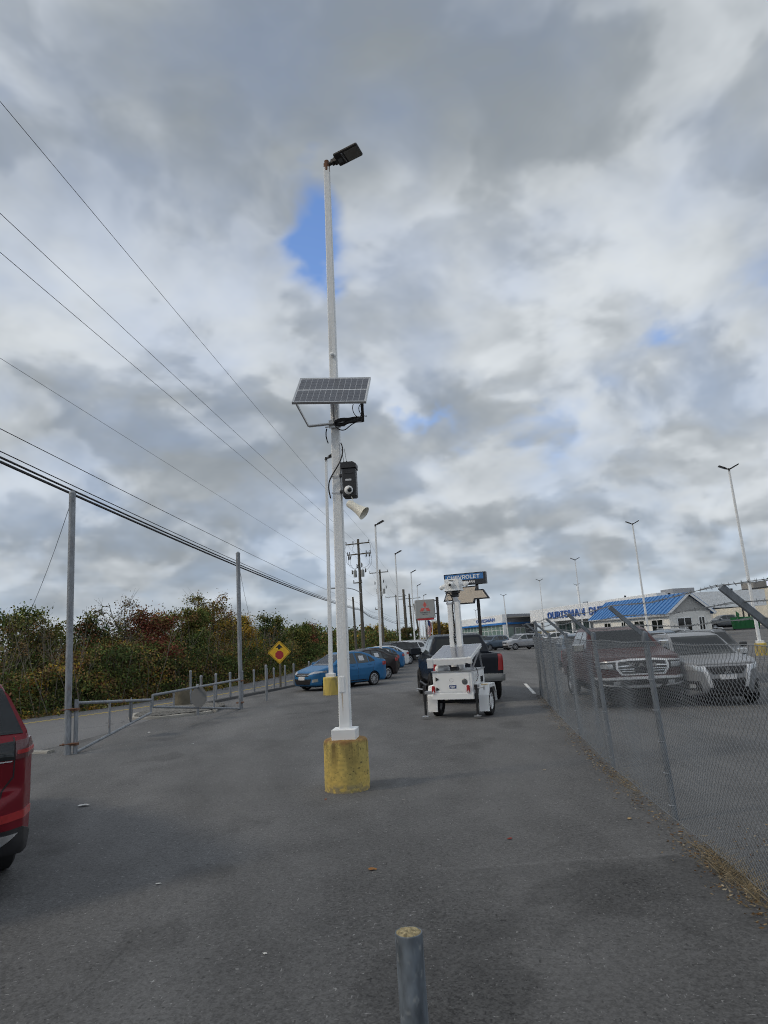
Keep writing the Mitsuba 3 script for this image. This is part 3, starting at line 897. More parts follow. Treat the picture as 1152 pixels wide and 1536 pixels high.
SUV_OUT = dict(side=[(1.98, .26), (2.16, .34), (2.22, .55), (2.20, .86), (2.08, .99), (1.05, 1.12), (.84, 1.20), (.28, 1.58), (-.05, 1.66), (-1.2, 1.67), (-1.75, 1.60), (-1.95, 1.50), (-2.16, 1.10), (-2.22, .95), (-2.22, .50), (-2.10, .30), (-1.9, .26)],
               plan=[(2.22, .42), (2.12, .66), (1.85, .82), (1.3, .895), (-1.4, .90), (-1.95, .84), (-2.16, .70), (-2.22, .56)],
               front=[(.78, .24), (.86, .34), (.895, .60), (.90, .90), (.86, 1.10), (.78, 1.24), (.63, 1.60), (.55, 1.70)])
SUV_SIDE = [('front_side_window', [(.88, 1.14), (.32, 1.50), (.05, 1.57), (-.18, 1.58), (-.18, 1.12)], 'car_glass_pale', .006),
            ('rear_side_window', [(-.26, 1.12), (-.26, 1.58), (-1.05, 1.57), (-1.12, 1.14)], 'car_glass', .006),
            ('quarter_window', [(-1.20, 1.15), (-1.15, 1.56), (-1.60, 1.52), (-1.80, 1.32), (-1.72, 1.20)], 'car_glass', .006),
            ('door_seam', seam(.98, .36, 1.12, .02), 'black_plastic', .003), ('door_seam', seam(-.22, .34, 1.56), 'black_plastic', .003), ('door_seam', seam(-1.02, .72, 1.14, -.12), 'black_plastic', .003),
            ('sill_trim', [(1.0, .30), (-1.0, .30), (-1.0, .42), (1.0, .42)], 'black_plastic', .004)]
SUV_REAR = [('rear_window', [(-.62, 1.16), (.62, 1.16), (.54, 1.56), (-.54, 1.56)], -2.3, -1.72, .006, False),
            ('tail_light', [(.55, .90), (.90, .90), (.84, 1.12), (.66, 1.10)], -2.4, -1.85, .008, True),
            ('rear_number_plate', rect(-.22, .22, .80, .94), -2.4, -2.0, .012, False), ('tailgate_seam', rect(-.72, .72, .60, .612), -2.4, -2.0, .003, False), ('rear_valance', rect(-.80, .80, .26, .44), -2.4, -1.8, .006, False)]
RAILS = [('roof_rail', tube([(-1.5, s * .60, 1.655), (-1.4, s * .60, 1.70), (-.2, s * .61, 1.715), (.02, s * .61, 1.67)], .016, 6), 'aluminium', True) for s in (1, -1)]
SUV = make_vehicle(dict(W=1.80, r=.345, wheels=(1.36, -1.31), spokes=7, rim=.68, **SUV_OUT, side_parts=SUV_SIDE,
    end_parts=[('windscreen', [(-.70, 1.16), (.70, 1.16), (.58, 1.58), (-.58, 1.58)], .2, 1.2, .006, False),
               ('headlight', [(.46, .82), (.88, .88), (.86, .98), (.50, .93)], 1.6, 2.4, .008, True),
               ('grille', [(-.44, .72), (.44, .72), (.46, .92), (-.46, .92)], 1.9, 2.4, .008, False), ('grille_bar', rect(-.46, .46, .81, .835), 1.9, 2.4, .014, False),
               ('lower_grille', [(-.62, .32), (.62, .32), (.60, .54), (-.60, .54)], 1.8, 2.4, .008, False), ('number_plate', rect(-.2, .2, .55, .66), 1.9, 2.4, .014, False),
               ('fog_recess', [(.66, .42), (.84, .44), (.82, .58), (.68, .54)], 1.6, 2.4, .008, True)] + SUV_REAR,
    extra=mirrors(.72, .87, 1.16, 1.1) + handles((.0, -.95), .895, .98) + RAILS))
# the silver one by the fence: wedge grille, broad chrome cheeks
tri = [extr([(0, 0), (.030, .052), (0, .104), (-.030, .052)], .012) for _ in range(3)]
EMB = cat(*[moved(m, rot(math.radians(a), [0, 0, 1])) for m, a in zip(tri, (0, 120, 240))])
EMB = moved(EMB, frame([2.245, 0, .80], [0, -1, 0], [0, 0, 1]) @ rot(math.pi, [0, 1, 0]))
SUV_FENCE = make_vehicle(dict(W=1.80, r=.345, wheels=(1.36, -1.31), spokes=7, rim=.66, **SUV_OUT, side_parts=SUV_SIDE,
    end_parts=[('windscreen', [(-.72, 1.15), (.72, 1.15), (.58, 1.60), (-.58, 1.60)], .2, 1.2, .006, False),
               ('headlight', [(.52, .80), (.90, .86), (.89, .95), (.72, .97), (.50, .91)], 1.5, 2.4, .008, True),
               ('grille', [(-.34, .74), (.34, .74), (.46, .91), (-.46, .91)], 1.9, 2.4, .010, False),
               ('side_frame', [(.34, .44), (.42, .44), (.56, .93), (.47, .93)], 1.8, 2.4, .020, True),
               ('lower_grille', [(-.46, .30), (.46, .30), (.36, .64), (-.36, .64)], 1.8, 2.4, .012, False),
               ('number_plate', rect(-.18, .18, .62, .73), 1.9, 2.4, .022, False),
               ('fog_recess', [(.56, .36), (.84, .40), (.84, .60), (.62, .60)], 1.5, 2.4, .008, True), ('fog_lamp', [(.70, .44), (.79, .44), (.79, .53), (.70, .53)], 1.5, 2.4, .016, True),
               ('bonnet_seam', rect(-.80, .80, .955, .963), 1.6, 2.4, .003, False),
               ('wiper', [(-.62, 1.175), (.1, 1.19), (.1, 1.20), (-.62, 1.19)], .7, 1.2, .014, False)] + SUV_REAR,
    extra=mirrors(.72, .87, 1.16, 1.15, 'aluminium') + handles((.0, -.95), .895, .98) + RAILS + [('emblem', EMB, 'chrome', False)]))
# the red one at the left edge: close, seen from behind
SUV_RED = make_vehicle(dict(W=1.84, r=.36, wheels=(1.42, -1.28), spokes=5, rim=.70, cell=.06, soft=7,
    side=[(2.05, .28), (2.25, .38), (2.30, .60), (2.26, .95), (2.12, 1.06), (1.15, 1.16), (.92, 1.24), (.35, 1.62), (.0, 1.70), (-1.3, 1.70), (-1.86, 1.64), (-1.98, 1.58), (-2.16, 1.22), (-2.24, 1.16), (-2.26, 1.06), (-2.22, .80), (-2.34, .76), (-2.36, .66), (-2.34, .58), (-2.26, .34), (-2.0, .28)],
    plan=[(2.30, .42), (2.2, .68), (1.9, .86), (1.35, .92), (-1.5, .925), (-1.98, .90), (-2.22, .80), (-2.36, .60)],
    front=[(.80, .26), (.88, .38), (.915, .62), (.925, .92), (.90, 1.10), (.83, 1.22), (.66, 1.62), (.57, 1.74)],
    side_parts=[(a, [(x * 1.03, z * 1.02 + .01) for x, z in b], c, d) for a, b, c, d in SUV_SIDE],
    end_parts=[('windscreen', [(-.72, 1.2), (.72, 1.2), (.6, 1.62), (-.6, 1.62)], .2, 1.25, .006, False),
               ('headlight', [(.5, .84), (.9, .9), (.88, 1.0), (.55, .95)], 1.6, 2.5, .008, True), ('grille', [(-.4, .6), (.4, .6), (.48, .95), (-.48, .95)], 1.9, 2.5, .01, False), ('lower_grille', rect(-.6, .6, .34, .52), 1.9, 2.5, .01, False),
               ('rear_window', [(-.79, 1.225), (.79, 1.225), (.655, 1.585), (-.655, 1.585)], -2.4, -1.70, .006, False),
               ('smoked_lamp', [(.30, 1.03), (.71, 1.035), (.71, 1.175), (.34, 1.15)], -2.6, -1.95, .012, True), ('dark_tail_light', [(.722, 1.035), (.98, 1.05), (.98, 1.20), (.722, 1.175)], -2.6, -1.80, .016, True), ('lamp_band', [(.735, 1.075), (.98, 1.085), (.98, 1.115), (.735, 1.105)], -2.6, -1.85, .020, True),
               ('chrome_strip', rect(-.70, .70, 1.020, 1.028), -2.6, -1.9, .012, False),
               ('tailgate_seam', [(.712, .90), (.722, .90), (.722, 1.20), (.712, 1.20)], -2.6, -1.9, .003, True), ('tailgate_seam', [(-.60, .74), (.60, .74), (.722, .90), (.705, .90), (.595, .75), (-.595, .75), (-.705, .90), (-.722, .90)], -2.6, -1.9, .003, False),
               ('reflector', [(.30, .575), (.98, .585), (.98, .645), (.30, .635)], -2.6, -2.0, .006, True),
               ('rear_valance', [(-.97, .26), (.97, .26), (.97, .40), (.80, .52), (-.80, .52), (-.97, .40)], -2.6, -1.7, .008, False),
               ('silver_trim', [(.35, .40), (.62, .40), (.76, .485), (.35, .485)], -2.6, -1.9, .016, True), ('rear_number_plate', rect(-.22, .22, .86, 1.0), -2.6, -2.0, .012, False)],
    extra=mirrors(.78, .89, 1.2, 1.1) + handles((.0, -1.0), .92, 1.02)))

PICK = dict(side=[(2.70, .46), (2.86, .52), (2.93, .66), (2.93, .90), (2.88, 1.12), (2.70, 1.22), (1.60, 1.33), (1.36, 1.42), (.76, 1.84), (.35, 1.94), (-.70, 1.945), (-1.02, 1.88), (-1.24, 1.40), (-1.27, 1.36), (-2.84, 1.33), (-2.90, 1.27), (-2.90, .66), (-2.80, .54)],
            plan=[(2.93, .50), (2.88, .78), (2.66, .94), (2.2, 1.0), (-2.75, 1.0), (-2.88, .985), (-2.90, .95)],
            front=[(.90, .44), (.98, .58), (1.01, .85), (1.005, 1.15), (.965, 1.36), (.76, 1.86), (.68, 1.98)])
BED = m3.Manifold.cube([1.44, 1.66, 1.2]).translate([-2.78, -.83, .82])
PICK_SIDE = [('front_side_window', [(1.22, 1.40), (.72, 1.78), (.42, 1.84), (.20, 1.84), (.20, 1.37)], 'car_glass_pale', .006), ('rear_side_window', [(.10, 1.37), (.10, 1.84), (-.66, 1.84), (-.86, 1.78), (-.98, 1.38)], 'car_glass_pale', .006),
             ('door_seam', seam(1.30, .62, 1.38, .0), 'black_plastic', .003), ('door_seam', seam(.15, .60, 1.86), 'black_plastic', .003), ('door_seam', seam(-1.06, .62, 1.40), 'black_plastic', .003), ('bed_seam', seam(-1.29, .62, 1.35), 'black_plastic', .004)]
RAMTXT = text('R A M', .085, .62, .012)
RAMTXT = moved(RAMTXT, frame([2.965, -.31, .985], [0, 1, 0], [0, 0, 1]))
PICK_RAM = make_vehicle(dict(W=2.04, r=.405, tw=.26, wheels=(1.98, -1.70), spokes=6, rim=.62, cell=.075, soft=7, **PICK, cuts=[BED], side_parts=PICK_SIDE,
    end_parts=[('windscreen', [(-.80, 1.40), (.80, 1.40), (.68, 1.85), (-.68, 1.85)], .55, 1.6, .006, False),
               ('headlight_bezel', [(.60, .93), (.985, .95), (.97, 1.115), (.62, 1.115)], 2.2, 3.1, .008, True), ('headlight', [(.66, .955), (.95, .97), (.94, 1.065), (.68, 1.07)], 2.2, 3.1, .016, True),
               ('chrome_strip', [(.58, 1.115), (.985, 1.10), (.985, 1.125), (.58, 1.145)], 2.2, 3.1, .018, True),
               ('grille_frame', [(-.50, .80), (.50, .80), (.61, .95), (.60, 1.145), (.30, 1.175), (-.30, 1.175), (-.60, 1.145), (-.61, .95)], 2.4, 3.1, .022, False),
               ('grille', [(-.46, .835), (.46, .835), (.555, .96), (.545, 1.105), (.28, 1.130), (-.28, 1.130), (-.545, 1.105), (-.555, .96)], 2.4, 3.1, .028, False),
               ('grille_bar', [(.24, 1.005), (.55, .995), (.55, 1.02), (.24, 1.045)], 2.4, 3.1, .040, True), ('grille_bar', [(.20, .935), (.53, .935), (.53, .948), (.20, .948)], 2.4, 3.1, .036, True), ('grille_bar', [(.20, .885), (.49, .885), (.49, .898), (.20, .898)], 2.4, 3.1, .036, True),
               ('chrome_bumper', [(-1.0, .700), (1.0, .700), (1.0, .745), (.50, .765), (-.50, .765), (-1.0, .745)], 2.2, 3.1, .045, False),
               ('air_dam', rect(-1.0, 1.0, .48, .700), 2.2, 3.1, .030, False),
               ('chrome_strip', [(.52, .53), (.98, .58), (.98, .61), (.50, .56)], 2.2, 3.1, .040, True), ('skid_plate', [(-.34, .50), (.34, .50), (.42, .565), (-.42, .565)], 2.2, 3.1, .045, False),
               ('fog_lamp', [(.55, .575), (.70, .58), (.70, .665), (.55, .66)], 2.2, 3.1, .040, True),
               ('bonnet_seam', [(.40, 1.19), (.41, 1.19), (.44, 1.36), (.43, 1.36)], 1.4, 2.9, .003, True),
               ('tail_light', rect(.84, 1.02, .92, 1.28), -3.1, -2.7, .008, True), ('chrome_bumper', rect(-1.0, 1.0, .56, .74), -3.1, -2.6, .05, False), ('tailgate_seam', [(.80, .76), (.81, .76), (.81, 1.32), (.80, 1.32)], -3.1, -2.8, .003, True)],
    extra=mirrors(1.08, .97, 1.42, 1.5, 'chrome') + handles((.35, -.75), 1.0, 1.16) + [('lettering', RAMTXT, 'chrome', False)]))
PICK_BLACK = make_vehicle(dict(W=2.06, r=.43, tw=.29, wheels=(1.95, -1.70), spokes=6, rim=.56, blocky=True, inset=-.03, arch=1.10, cell=.075, soft=7, rim_mat='dark_metal',
    side=[(x, z + .05 if z > .6 else z + .02) for x, z in PICK['side']], plan=PICK['plan'], front=[(y, z + .03) for y, z in PICK['front']], cuts=[BED], side_parts=[(a, [(x, z + .04) for x, z in b], c, d) for a, b, c, d in PICK_SIDE],
    end_parts=[('windscreen', [(-.80, 1.45), (.80, 1.45), (.68, 1.90), (-.68, 1.90)], .55, 1.6, .006, False), ('rear_window', [(-.74, 1.47), (.74, 1.47), (.66, 1.86), (-.66, 1.86)], -1.35, -.9, .008, False),
               ('headlight', [(.62, .98), (.97, 1.0), (.96, 1.13), (.64, 1.13)], 2.2, 3.1, .012, True), ('grille', rect(-.56, .56, .85, 1.17), 2.4, 3.1, .02, False), ('grey_bumper', rect(-1.02, 1.02, .55, .80), 2.2, 3.1, .04, False),
               ('tail_light', [(.83, .90), (1.03, .90), (1.03, 1.36), (.86, 1.36)], -3.1, -2.66, .012, True),
               ('tailgate_seam', [(.80, .80), (.81, .80), (.81, 1.40), (.80, 1.40)], -3.1, -2.8, .003, True), ('tailgate_handle', rect(-.13, .13, 1.20, 1.28), -3.1, -2.8, .014, False),
               ('rear_bumper', [(-1.02, .60), (1.02, .60), (1.02, .80), (.60, .82), (-.60, .82), (-1.02, .80)], -3.1, -2.55, .075, False), ('rear_number_plate', rect(-.18, .18, .65, .77), -3.1, -2.7, .085, False)],
    extra=mirrors(1.10, .99, 1.46, 1.7) + handles((.35, -.75), 1.005, 1.2, 'black_plastic') + [('tow_bar', cat(box(-3.32, -2.7, -.035, .035, .50, .57, .008), cyl([-3.27, 0, .56], [-3.27, 0, .64], .03, 10)), 'dark_metal', False)]
          + [('side_step', tube([(1.2, s * 1.02, .50), (1.1, s * 1.06, .46), (-.9, s * 1.06, .46), (-1.0, s * 1.02, .50)], .035, 8), 'dark_metal', True) for s in (1, -1)]))

put_vehicle(SUV_RED, 'sport_utility_car', 'dark red sport utility car cut off by the left edge, seen from behind', 'car', -6.03, 7.0, 134.0, 'red', size=1.075)
ROW = [('sedan', SEDAN, 'blue sedan at the near end of the angled row, nose towards the road', 'blue', -4.95, 30.3, 229),
       ('sedan', SEDAN, 'dark brown sedan parked directly behind the blue sedan', 'darkbrown', -4.75, 34.6, 229),
       ('sedan', SEDAN, 'black sedan with red tail light, third in the angled row', 'black', -5.0, 38.8, 229),
       ('sedan', SEDAN, 'second blue sedan of the angled row, fourth from its near end', 'blue', -5.0, 43.0, 229),
       ('sedan', SEDAN, 'white sedan between the second blue sedan and the black sport utility car', 'white', -5.0, 47.2, 229),
       ('sport_utility_car', SUV, 'black sport utility car in the angled row, just in front of two white ones', 'black', -4.85, 52.0, 229),
       ('sport_utility_car', SUV, 'nearer of the two white sport utility cars in the angled row', 'white', -4.15, 56.2, 229),
       ('sport_utility_car', SUV, 'farther of the two white sport utility cars in the angled row', 'white', -4.05, 60.4, 229),
       ('sport_utility_car', SUV, 'charcoal car just beyond the two white sport utility cars', 'charcoal', -4.0, 65.0, 229),
       ('sport_utility_car', SUV, 'silver car at the far end of the angled row beyond the charcoal one', 'silver', -4.2, 70.0, 229)]
for n, pr, lb, pa, x, y, h in ROW:
    put_vehicle(pr, n, lb, 'car', x, y, h, pa, 'cars parked at an angle in a row along the road')
put_vehicle(PICK_BLACK, 'pickup_truck', 'black pickup truck with chunky tyres standing in front of the white trailer', 'pickup truck', -.02, 23.15, 98.0, 'navy')
put_vehicle(PICK_RAM, 'pickup_truck', 'maroon pickup truck with a chrome-framed grille facing the chain-link fence', 'pickup truck', 4.38, 20.05, 270.0, 'maroon')
put_vehicle(SUV_FENCE, 'sport_utility_car', 'silver sport utility car with a wedge grille facing the fence, right of the maroon pickup', 'car', 6.22, 19.15, 270.0, 'pewter')
BACK = [('sport_utility_car', SUV, 'charcoal car directly behind the silver one at the fence', 'charcoal', 8.5, 24.7, 262),
        ('sport_utility_car', SUV, 'silver blue car behind the gap between the maroon pickup and the silver car', 'slate', 8.6, 30.5, 268),
        ('sport_utility_car', SUV, 'slate blue car behind the maroon pickup on its left', 'slate', 6.2, 36.5, 268),
        ('sport_utility_car', SUV, 'silver car behind the far end of the fence, second of three windscreens there', 'silver', 7.2, 42.5, 268),
        ('sedan', SEDAN, 'grey sedan behind the far end of the fence, first of three windscreens there', 'grey', 8.2, 49.0, 268),
        ('sport_utility_car', SUV, 'dark grey car in the second line behind the maroon pickup', 'grey', 11.2, 36.5, 268),
        ('sedan', SEDAN, 'white sedan far behind the maroon pickup', 'white', 10.8, 47.0, 268)]
for n, pr, lb, pa, x, y, h in BACK:
    put_vehicle(pr, n, lb, 'car', x, y, h, pa, 'cars parked behind the fence')
DIST = [('sport_utility_car', SUV, 'silver car in side view, nearest of the far cars right of the black pickup', 'silver', 7.55, 79.0, 205),
        ('sport_utility_car', SUV, 'grey car with its front beside the silver one right of the black pickup', 'slate', 4.4, 81.5, 225),
        ('sport_utility_car', SUV, 'dark car half hidden at the left of the far cars right of the black pickup', 'charcoal', 2.9, 84.0, 225),
        ('sport_utility_car', SUV, 'silver car behind the near silver one, in front of the glass showroom', 'silver', 8.4, 93.0, 205),
        ('sedan', SEDAN, 'silver sedan left of the white car under the white entrance portal', 'silver', 10.6, 91.0, 205),
        ('sport_utility_car', SUV, 'white sport utility car at the far end of the fence, below the white entrance portal', 'white', 11.6, 84.0, 195),
        ('sport_utility_car', SUV, 'white car half hidden behind the fence end post', 'white', 14.3, 81.0, 215)]
for n, pr, lb, pa, x, y, h in DIST:
    put_vehicle(pr, n, lb, 'car', x, y, h, pa, 'cars in front of the far showrooms')
put_vehicle(PICK_RAM, 'pickup_truck', 'grey pickup truck parked side-on beside the gable of the blue-roofed house', 'pickup truck', 37.4, 100.0, 186, 'grey')

# ------------------------------------------------------------------ light poles
def frustum(c0, c1, a0, a1, ch=.18):
    """a square tapered shaft with chamfered corners, half widths a0 and a1"""
    pts = []
    for c, a in ((c0, a0), (c1, a1)):
        for sx in (-1, 1):
            for sy in (-1, 1):
                pts += [[c[0] + sx * a, c[1] + sy * a * (1 - ch), c[2]], [c[0] + sx * a * (1 - ch), c[1] + sy * a, c[2]]]
    return trimesh.convex.convex_hull(np.array(pts))


def lamp_head(t, M, big=1.0):
    """flat lamp head: arm along local +x, lens on the underside"""
    M = M @ np.diag([.86, .86, .86, 1.0])
    h = part(t, 'lamp_head', moved(box(.20, .68, -.165, .165, -.035, .03, .02), M), 'bronze_dark')
    part(h, 'lens', moved(box(.40, .655, -.135, .135, -.043, -.033), M), 'lamp_lens')
    part(h, 'driver_cover', moved(box(.235, .315, -.05, .06, -.042, -.033), M), 'ceramic')
    part(h, 'cooling_fins', cat(*[moved(box(.345, .372, y - .006, y + .006, -.046, -.03), M) for y in np.linspace(-.13, .13, 9)]), 'alloy')
    part(t, 'arm', cat(moved(cyl([.0, 0, -.01], [.22, 0, 0], .036, 10), M), moved(box(.10, .15, -.05, .05, -.05, .04, .01), M), moved(cyl([.185, -.06, -.01], [.185, .06, -.01], .045, 10), M)), 'bronze_dark', smooth=40)


def light_pole(label, x, y, h, heads, lean=(0, 0), group=None, a0=.077, a1=.047, base=True, base_z=0.0, base_r=.305, base_h=.65, mat='pier_yellow_far', detail=False):
    paint = 'white_paint_stained' if detail else 'white_paint'
    t = thing('light_pole', label, 'light pole', group)
    z0 = base_z
    if base:
        pr = [(base_r * .3, base_h + .004), (base_r * .90, base_h), (base_r * .965, base_h - .02), (base_r * .985, base_h - .06), (base_r, .08), (base_r * 1.01, -.03)]
        n = 48 if detail else 20
        b = lathe([(r, z) for r, z in pr][::-1], n)
        if detail:
            b = b.subdivide().subdivide()
            rr = np.linalg.norm(b.vertices[:, :2], axis=1)
            nz = meshkit.fbm(b.vertices * np.array([9, 9, 9.0]), 4, 3) - .5
            foot = np.clip(1 - b.vertices[:, 2] / .07, 0, 1)
            b.vertices[:, :2] *= (1 + nz * .022 - foot * .06 * np.clip(nz * 3 + .3, 0, 1))[:, None]
            b.vertices[:, 2] += np.where(rr > base_r * .5, nz * .012, 0) * (b.vertices[:, 2] > .3)
        b.apply_translation([x, y, z0])
        part(t, 'concrete_base', b, mat, smooth=50)
        c = .165
        part(t, 'base_cover', box(x - c, x + c, y - c, y + c, z0 + base_h - .01, z0 + base_h + .135, .008), 'white_paint')
        z0 += base_h + .125
    P = lambda z: (x + lean[0] * z / h, y + lean[1] * z / h, z + base_z)      # noqa: E731
    part(t, 'shaft', frustum(P(z0 - base_z), P(h), a0, a1), paint)
    top = P(h)
    part(t, 'tenon', cat(cyl([top[0], top[1], top[2] - .06], [top[0], top[1], top[2] + .08], a1 * 1.12, 12), cyl([top[0], top[1], top[2] + .05], [top[0], top[1], top[2] + .13], a1 * .85, 10)), 'rust' if detail else 'bronze_dark', smooth=40)
    for az, tilt in heads:
        M = np.eye(4)
        M[:3, 3] = (top[0], top[1], top[2] + .06)
        M = M @ rot(math.radians(az), [0, 0, 1]) @ rot(-math.radians(tilt), [0, 1, 0])
        lamp_head(t, M)
    return t


mp = light_pole('tall white square light pole on the nearest yellow pier, carrying the solar panel', -1.56, 9.66, 9.36, [(-15, 11)], lean=(.085, 0), mat='pier_yellow', detail=True, a0=.079, a1=.045)
for z in (3.64, 6.72):
    a = .079 - .034 * z / 9.36 + .0025
    xx = -1.56 + .085 * z / 9.36
    part(mp, 'joint_band', frustum((xx, 9.66, z - .006), (xx, 9.66, z + .006), a, a), 'white_paint')
part(mp, 'handhole_cover', box(-1.605, -1.530, 9.574, 9.590, 1.26, 1.48, .006), 'white_paint', label='small raised hand-hole cover plate')
part(mp, 'photocell', cat(cyl([-1.49, 9.58, 6.17], [-1.49, 9.61, 6.17], .022, 10), cyl([-1.53, 9.56, 6.16], [-1.49, 9.57, 6.18], .03, 12)), 'plain_white', smooth=40)
LEFT = [('second white light pole of the left row, on the yellow pier beside the blue sedan', -4.73, 26.4, 9.12, (.15, 0)), ('third light pole of the left row, rising from behind the black and blue sedans', -4.2, 40, 8.55, (.06, 0)),
        ('fourth light pole of the left row, right of the second power pole', -4.2, 55, 8.6, (0, 0)), ('fifth light pole of the left row, just left of the grey square sign', -3.95, 71, 8.5, (.05, 0)),
        ('sixth light pole of the left row, standing behind the grey square sign', -4.25, 90, 8.5, (0, 0)), ('smallest and farthest light pole of the left row', -4.35, 111, 8.4, (0, 0))]
for lb, x, y, h, ln in LEFT:
    light_pole(lb, x, y, h, [(-12, 24)], lean=ln, group='single-headed white light poles in the left row')
RIGHT = [('nearest two-headed white light pole at the right edge, on a yellow pier', 16.4, 39.5, 10.25, (-.27, 0)), ('two-headed white light pole in front of the blue metal roof', 15.4, 57, 10.0, (-.25, 0)),
         ('two-headed white light pole in front of the big blue letters', 14.55, 80, 9.6, (-.13, 0)), ('two-headed white light pole left of the white entrance portal', 13.6, 106, 9.3, (-.05, 0))]
for lb, x, y, h, ln in RIGHT:
    light_pole(lb, x, y, h, [(-8, 26), (172, 26)], lean=ln, group='two-headed white light poles on the right', base_z=float(zlot(x, y)) if y < 50 else 0)
light_pole('light pole with two small lamps in front of the glass showroom corner', 9.25, 120, 8.1, [(20, 25), (160, 25)], lean=(-.2, 0), a0=.11, a1=.07)
light_pole('light pole with two lamps standing between the blue letters and the house roof', 22.6, 124, 9.4, [(15, 25), (165, 25)], lean=(-.4, 0), a0=.11, a1=.07)
light_pole('distant light pole with a floodlight cluster behind the bare right light pole', 46.5, 100, 10.8, [(20, 30), (160, 30), (-60, 10)], a0=.1, a1=.07, base=False)
light_pole('faint distant light pole rising over the showroom roof', 6.5, 190, 8.2, [(20, 25), (160, 25)], a0=.12, a1=.08, base=False)
light_pole('short dark lamp post before the dark garage opening', 17.6, 92, 5.2, [(180, 0)], a0=.07, a1=.05, base=False)

# ------------------------------------------------------------------ solar panel, black camera box, horn
sp = thing('solar_panel', 'framed solar panel tilted towards the viewer on the main white light pole', 'solar panel')
SX, SY = np.array([1.054, 0, -.080]), np.array([.0, .45, .53])
PM = frame([-2.03, 9.08, 5.275], SX, SY)
PW, PH = 1.055, .695
part(sp, 'backsheet', moved(box(.012, PW - .012, .012, PH - .012, .012, .022), PM), 'cell_gap')
part(sp, 'frame', cat(*[moved(b, PM) for b in (box(0, PW, 0, .014, -.012, .030, .003), box(0, PW, PH - .014, PH, -.012, .030, .003), box(0, .014, .014, PH - .014, -.012, .030, .003), box(PW - .014, PW, .014, PH - .014, -.012, .030, .003))]), 'aluminium')
nx, ny = 12, 6
cw, chh = (PW - .05) / nx, (PH - .07) / ny
for i in range(nx):
    for j in range(ny):
        x0, y0 = .025 + i * cw, .025 + j * chh + (.018 if j >= 3 else 0)
        part(sp, 'cell', moved(box(x0 + .0025, x0 + cw - .0025, y0 + .0025, y0 + chh - .0025, .0225, .0245), PM), 'solar_cell')
bl, br = (PM @ [.06, .02, -.015, 1])[:3], (PM @ [PW - .06, .02, -.015, 1])[:3]
rl, rr_ = np.array([-1.885, 9.50, 5.065]), np.array([-1.085, 9.50, 5.075])


def bar(p0, p1, w=.02, h=.02):
    p0, p1 = np.array(p0, float), np.array(p1, float)
    L = np.linalg.norm(p1 - p0)
    ref = [0, 0, 1] if abs((p1 - p0)[2]) < .9 * L else [0, 1, 0]
    return moved(box(0, L, -w / 2, w / 2, -h / 2, h / 2, min(w, h) * .12), frame(p0, p1 - p0, ref))


part(sp, 'strut', bar(bl, rl, .035, .02), 'aluminium')
part(sp, 'strut', bar(br, rr_, .04, .04), 'dark_metal')
part(sp, 'rail', cat(bar(rl, [-1.40, 9.53, 5.085], .018, .075), bar([-1.40, 9.53, 5.085], rr_, .018, .06)), 'aluminium')
part(sp, 'pole_bracket', cat(box(-1.60, -1.42, 9.555, 9.585, 5.03, 5.15, .005), bar([-1.52, 9.58, 5.12], (PM @ [PW / 2, PH * .55, -.01, 1])[:3], .05, .03), bar([-1.66, 9.60, 5.06], [-1.36, 9.60, 5.06], .01, .03)), 'aluminium')
rg = np.random.default_rng(5)
coil = []
for k in range(16):
    s = np.linspace(0, 2 * np.pi, 40)
    ax, az_ = .185 + rg.normal(0, .014), rg.uniform(.012, .055)
    coil.append(tube(np.c_[-1.29 + ax * np.cos(s) + rg.normal(0, .004), 9.43 + .03 * np.sin(2 * s) + rg.normal(0, .012), 5.075 + az_ * np.sin(s) * (0.55 + .6 * np.abs(np.cos(s))) + .02 * np.cos(s) + rg.normal(0, .006)], .0105, 6))
solo('cable_coil', cat(*coil, tube(spline([(-1.47, 9.42, 5.10), (-1.46, 9.40, 4.98), (-1.36, 9.40, 4.93), (-1.25, 9.41, 5.0), (-1.15, 9.42, 5.06), (-1.09, 9.36, 5.12), (-1.07, 9.2, 5.2)], 40), .008, 6),
                       tube(spline([(-1.16, 9.1, 5.2), (-1.17, 9.12, 5.10), (-1.12, 9.16, 5.03), (-1.04, 9.2, 5.02)], 20), .006, 5), tube(spline([(-1.05, 9.1, 5.2), (-1.09, 9.12, 5.12), (-1.06, 9.16, 5.06), (-.99, 9.2, 5.045)], 20), .006, 5)),
     'black_plastic', 'coiled black cable hanging on the rail below the pole-mounted solar panel', 'cable', smooth=True)
solo('pole_cable', cat(tube(spline([(-1.63, 9.56, 5.02), (-1.64, 9.55, 4.9), (-1.615, 9.56, 4.80)], 16), .009, 6),
                       tube(spline([(-1.435, 9.60, 4.80), (-1.415, 9.57, 4.64), (-1.46, 9.55, 4.50), (-1.56, 9.545, 4.34), (-1.625, 9.56, 4.22), (-1.628, 9.57, 4.05), (-1.615, 9.575, 3.98)], 40), .010, 6)),
     'black_plastic', 'black cable curling down the front of the main white light pole', 'cable', smooth=True)

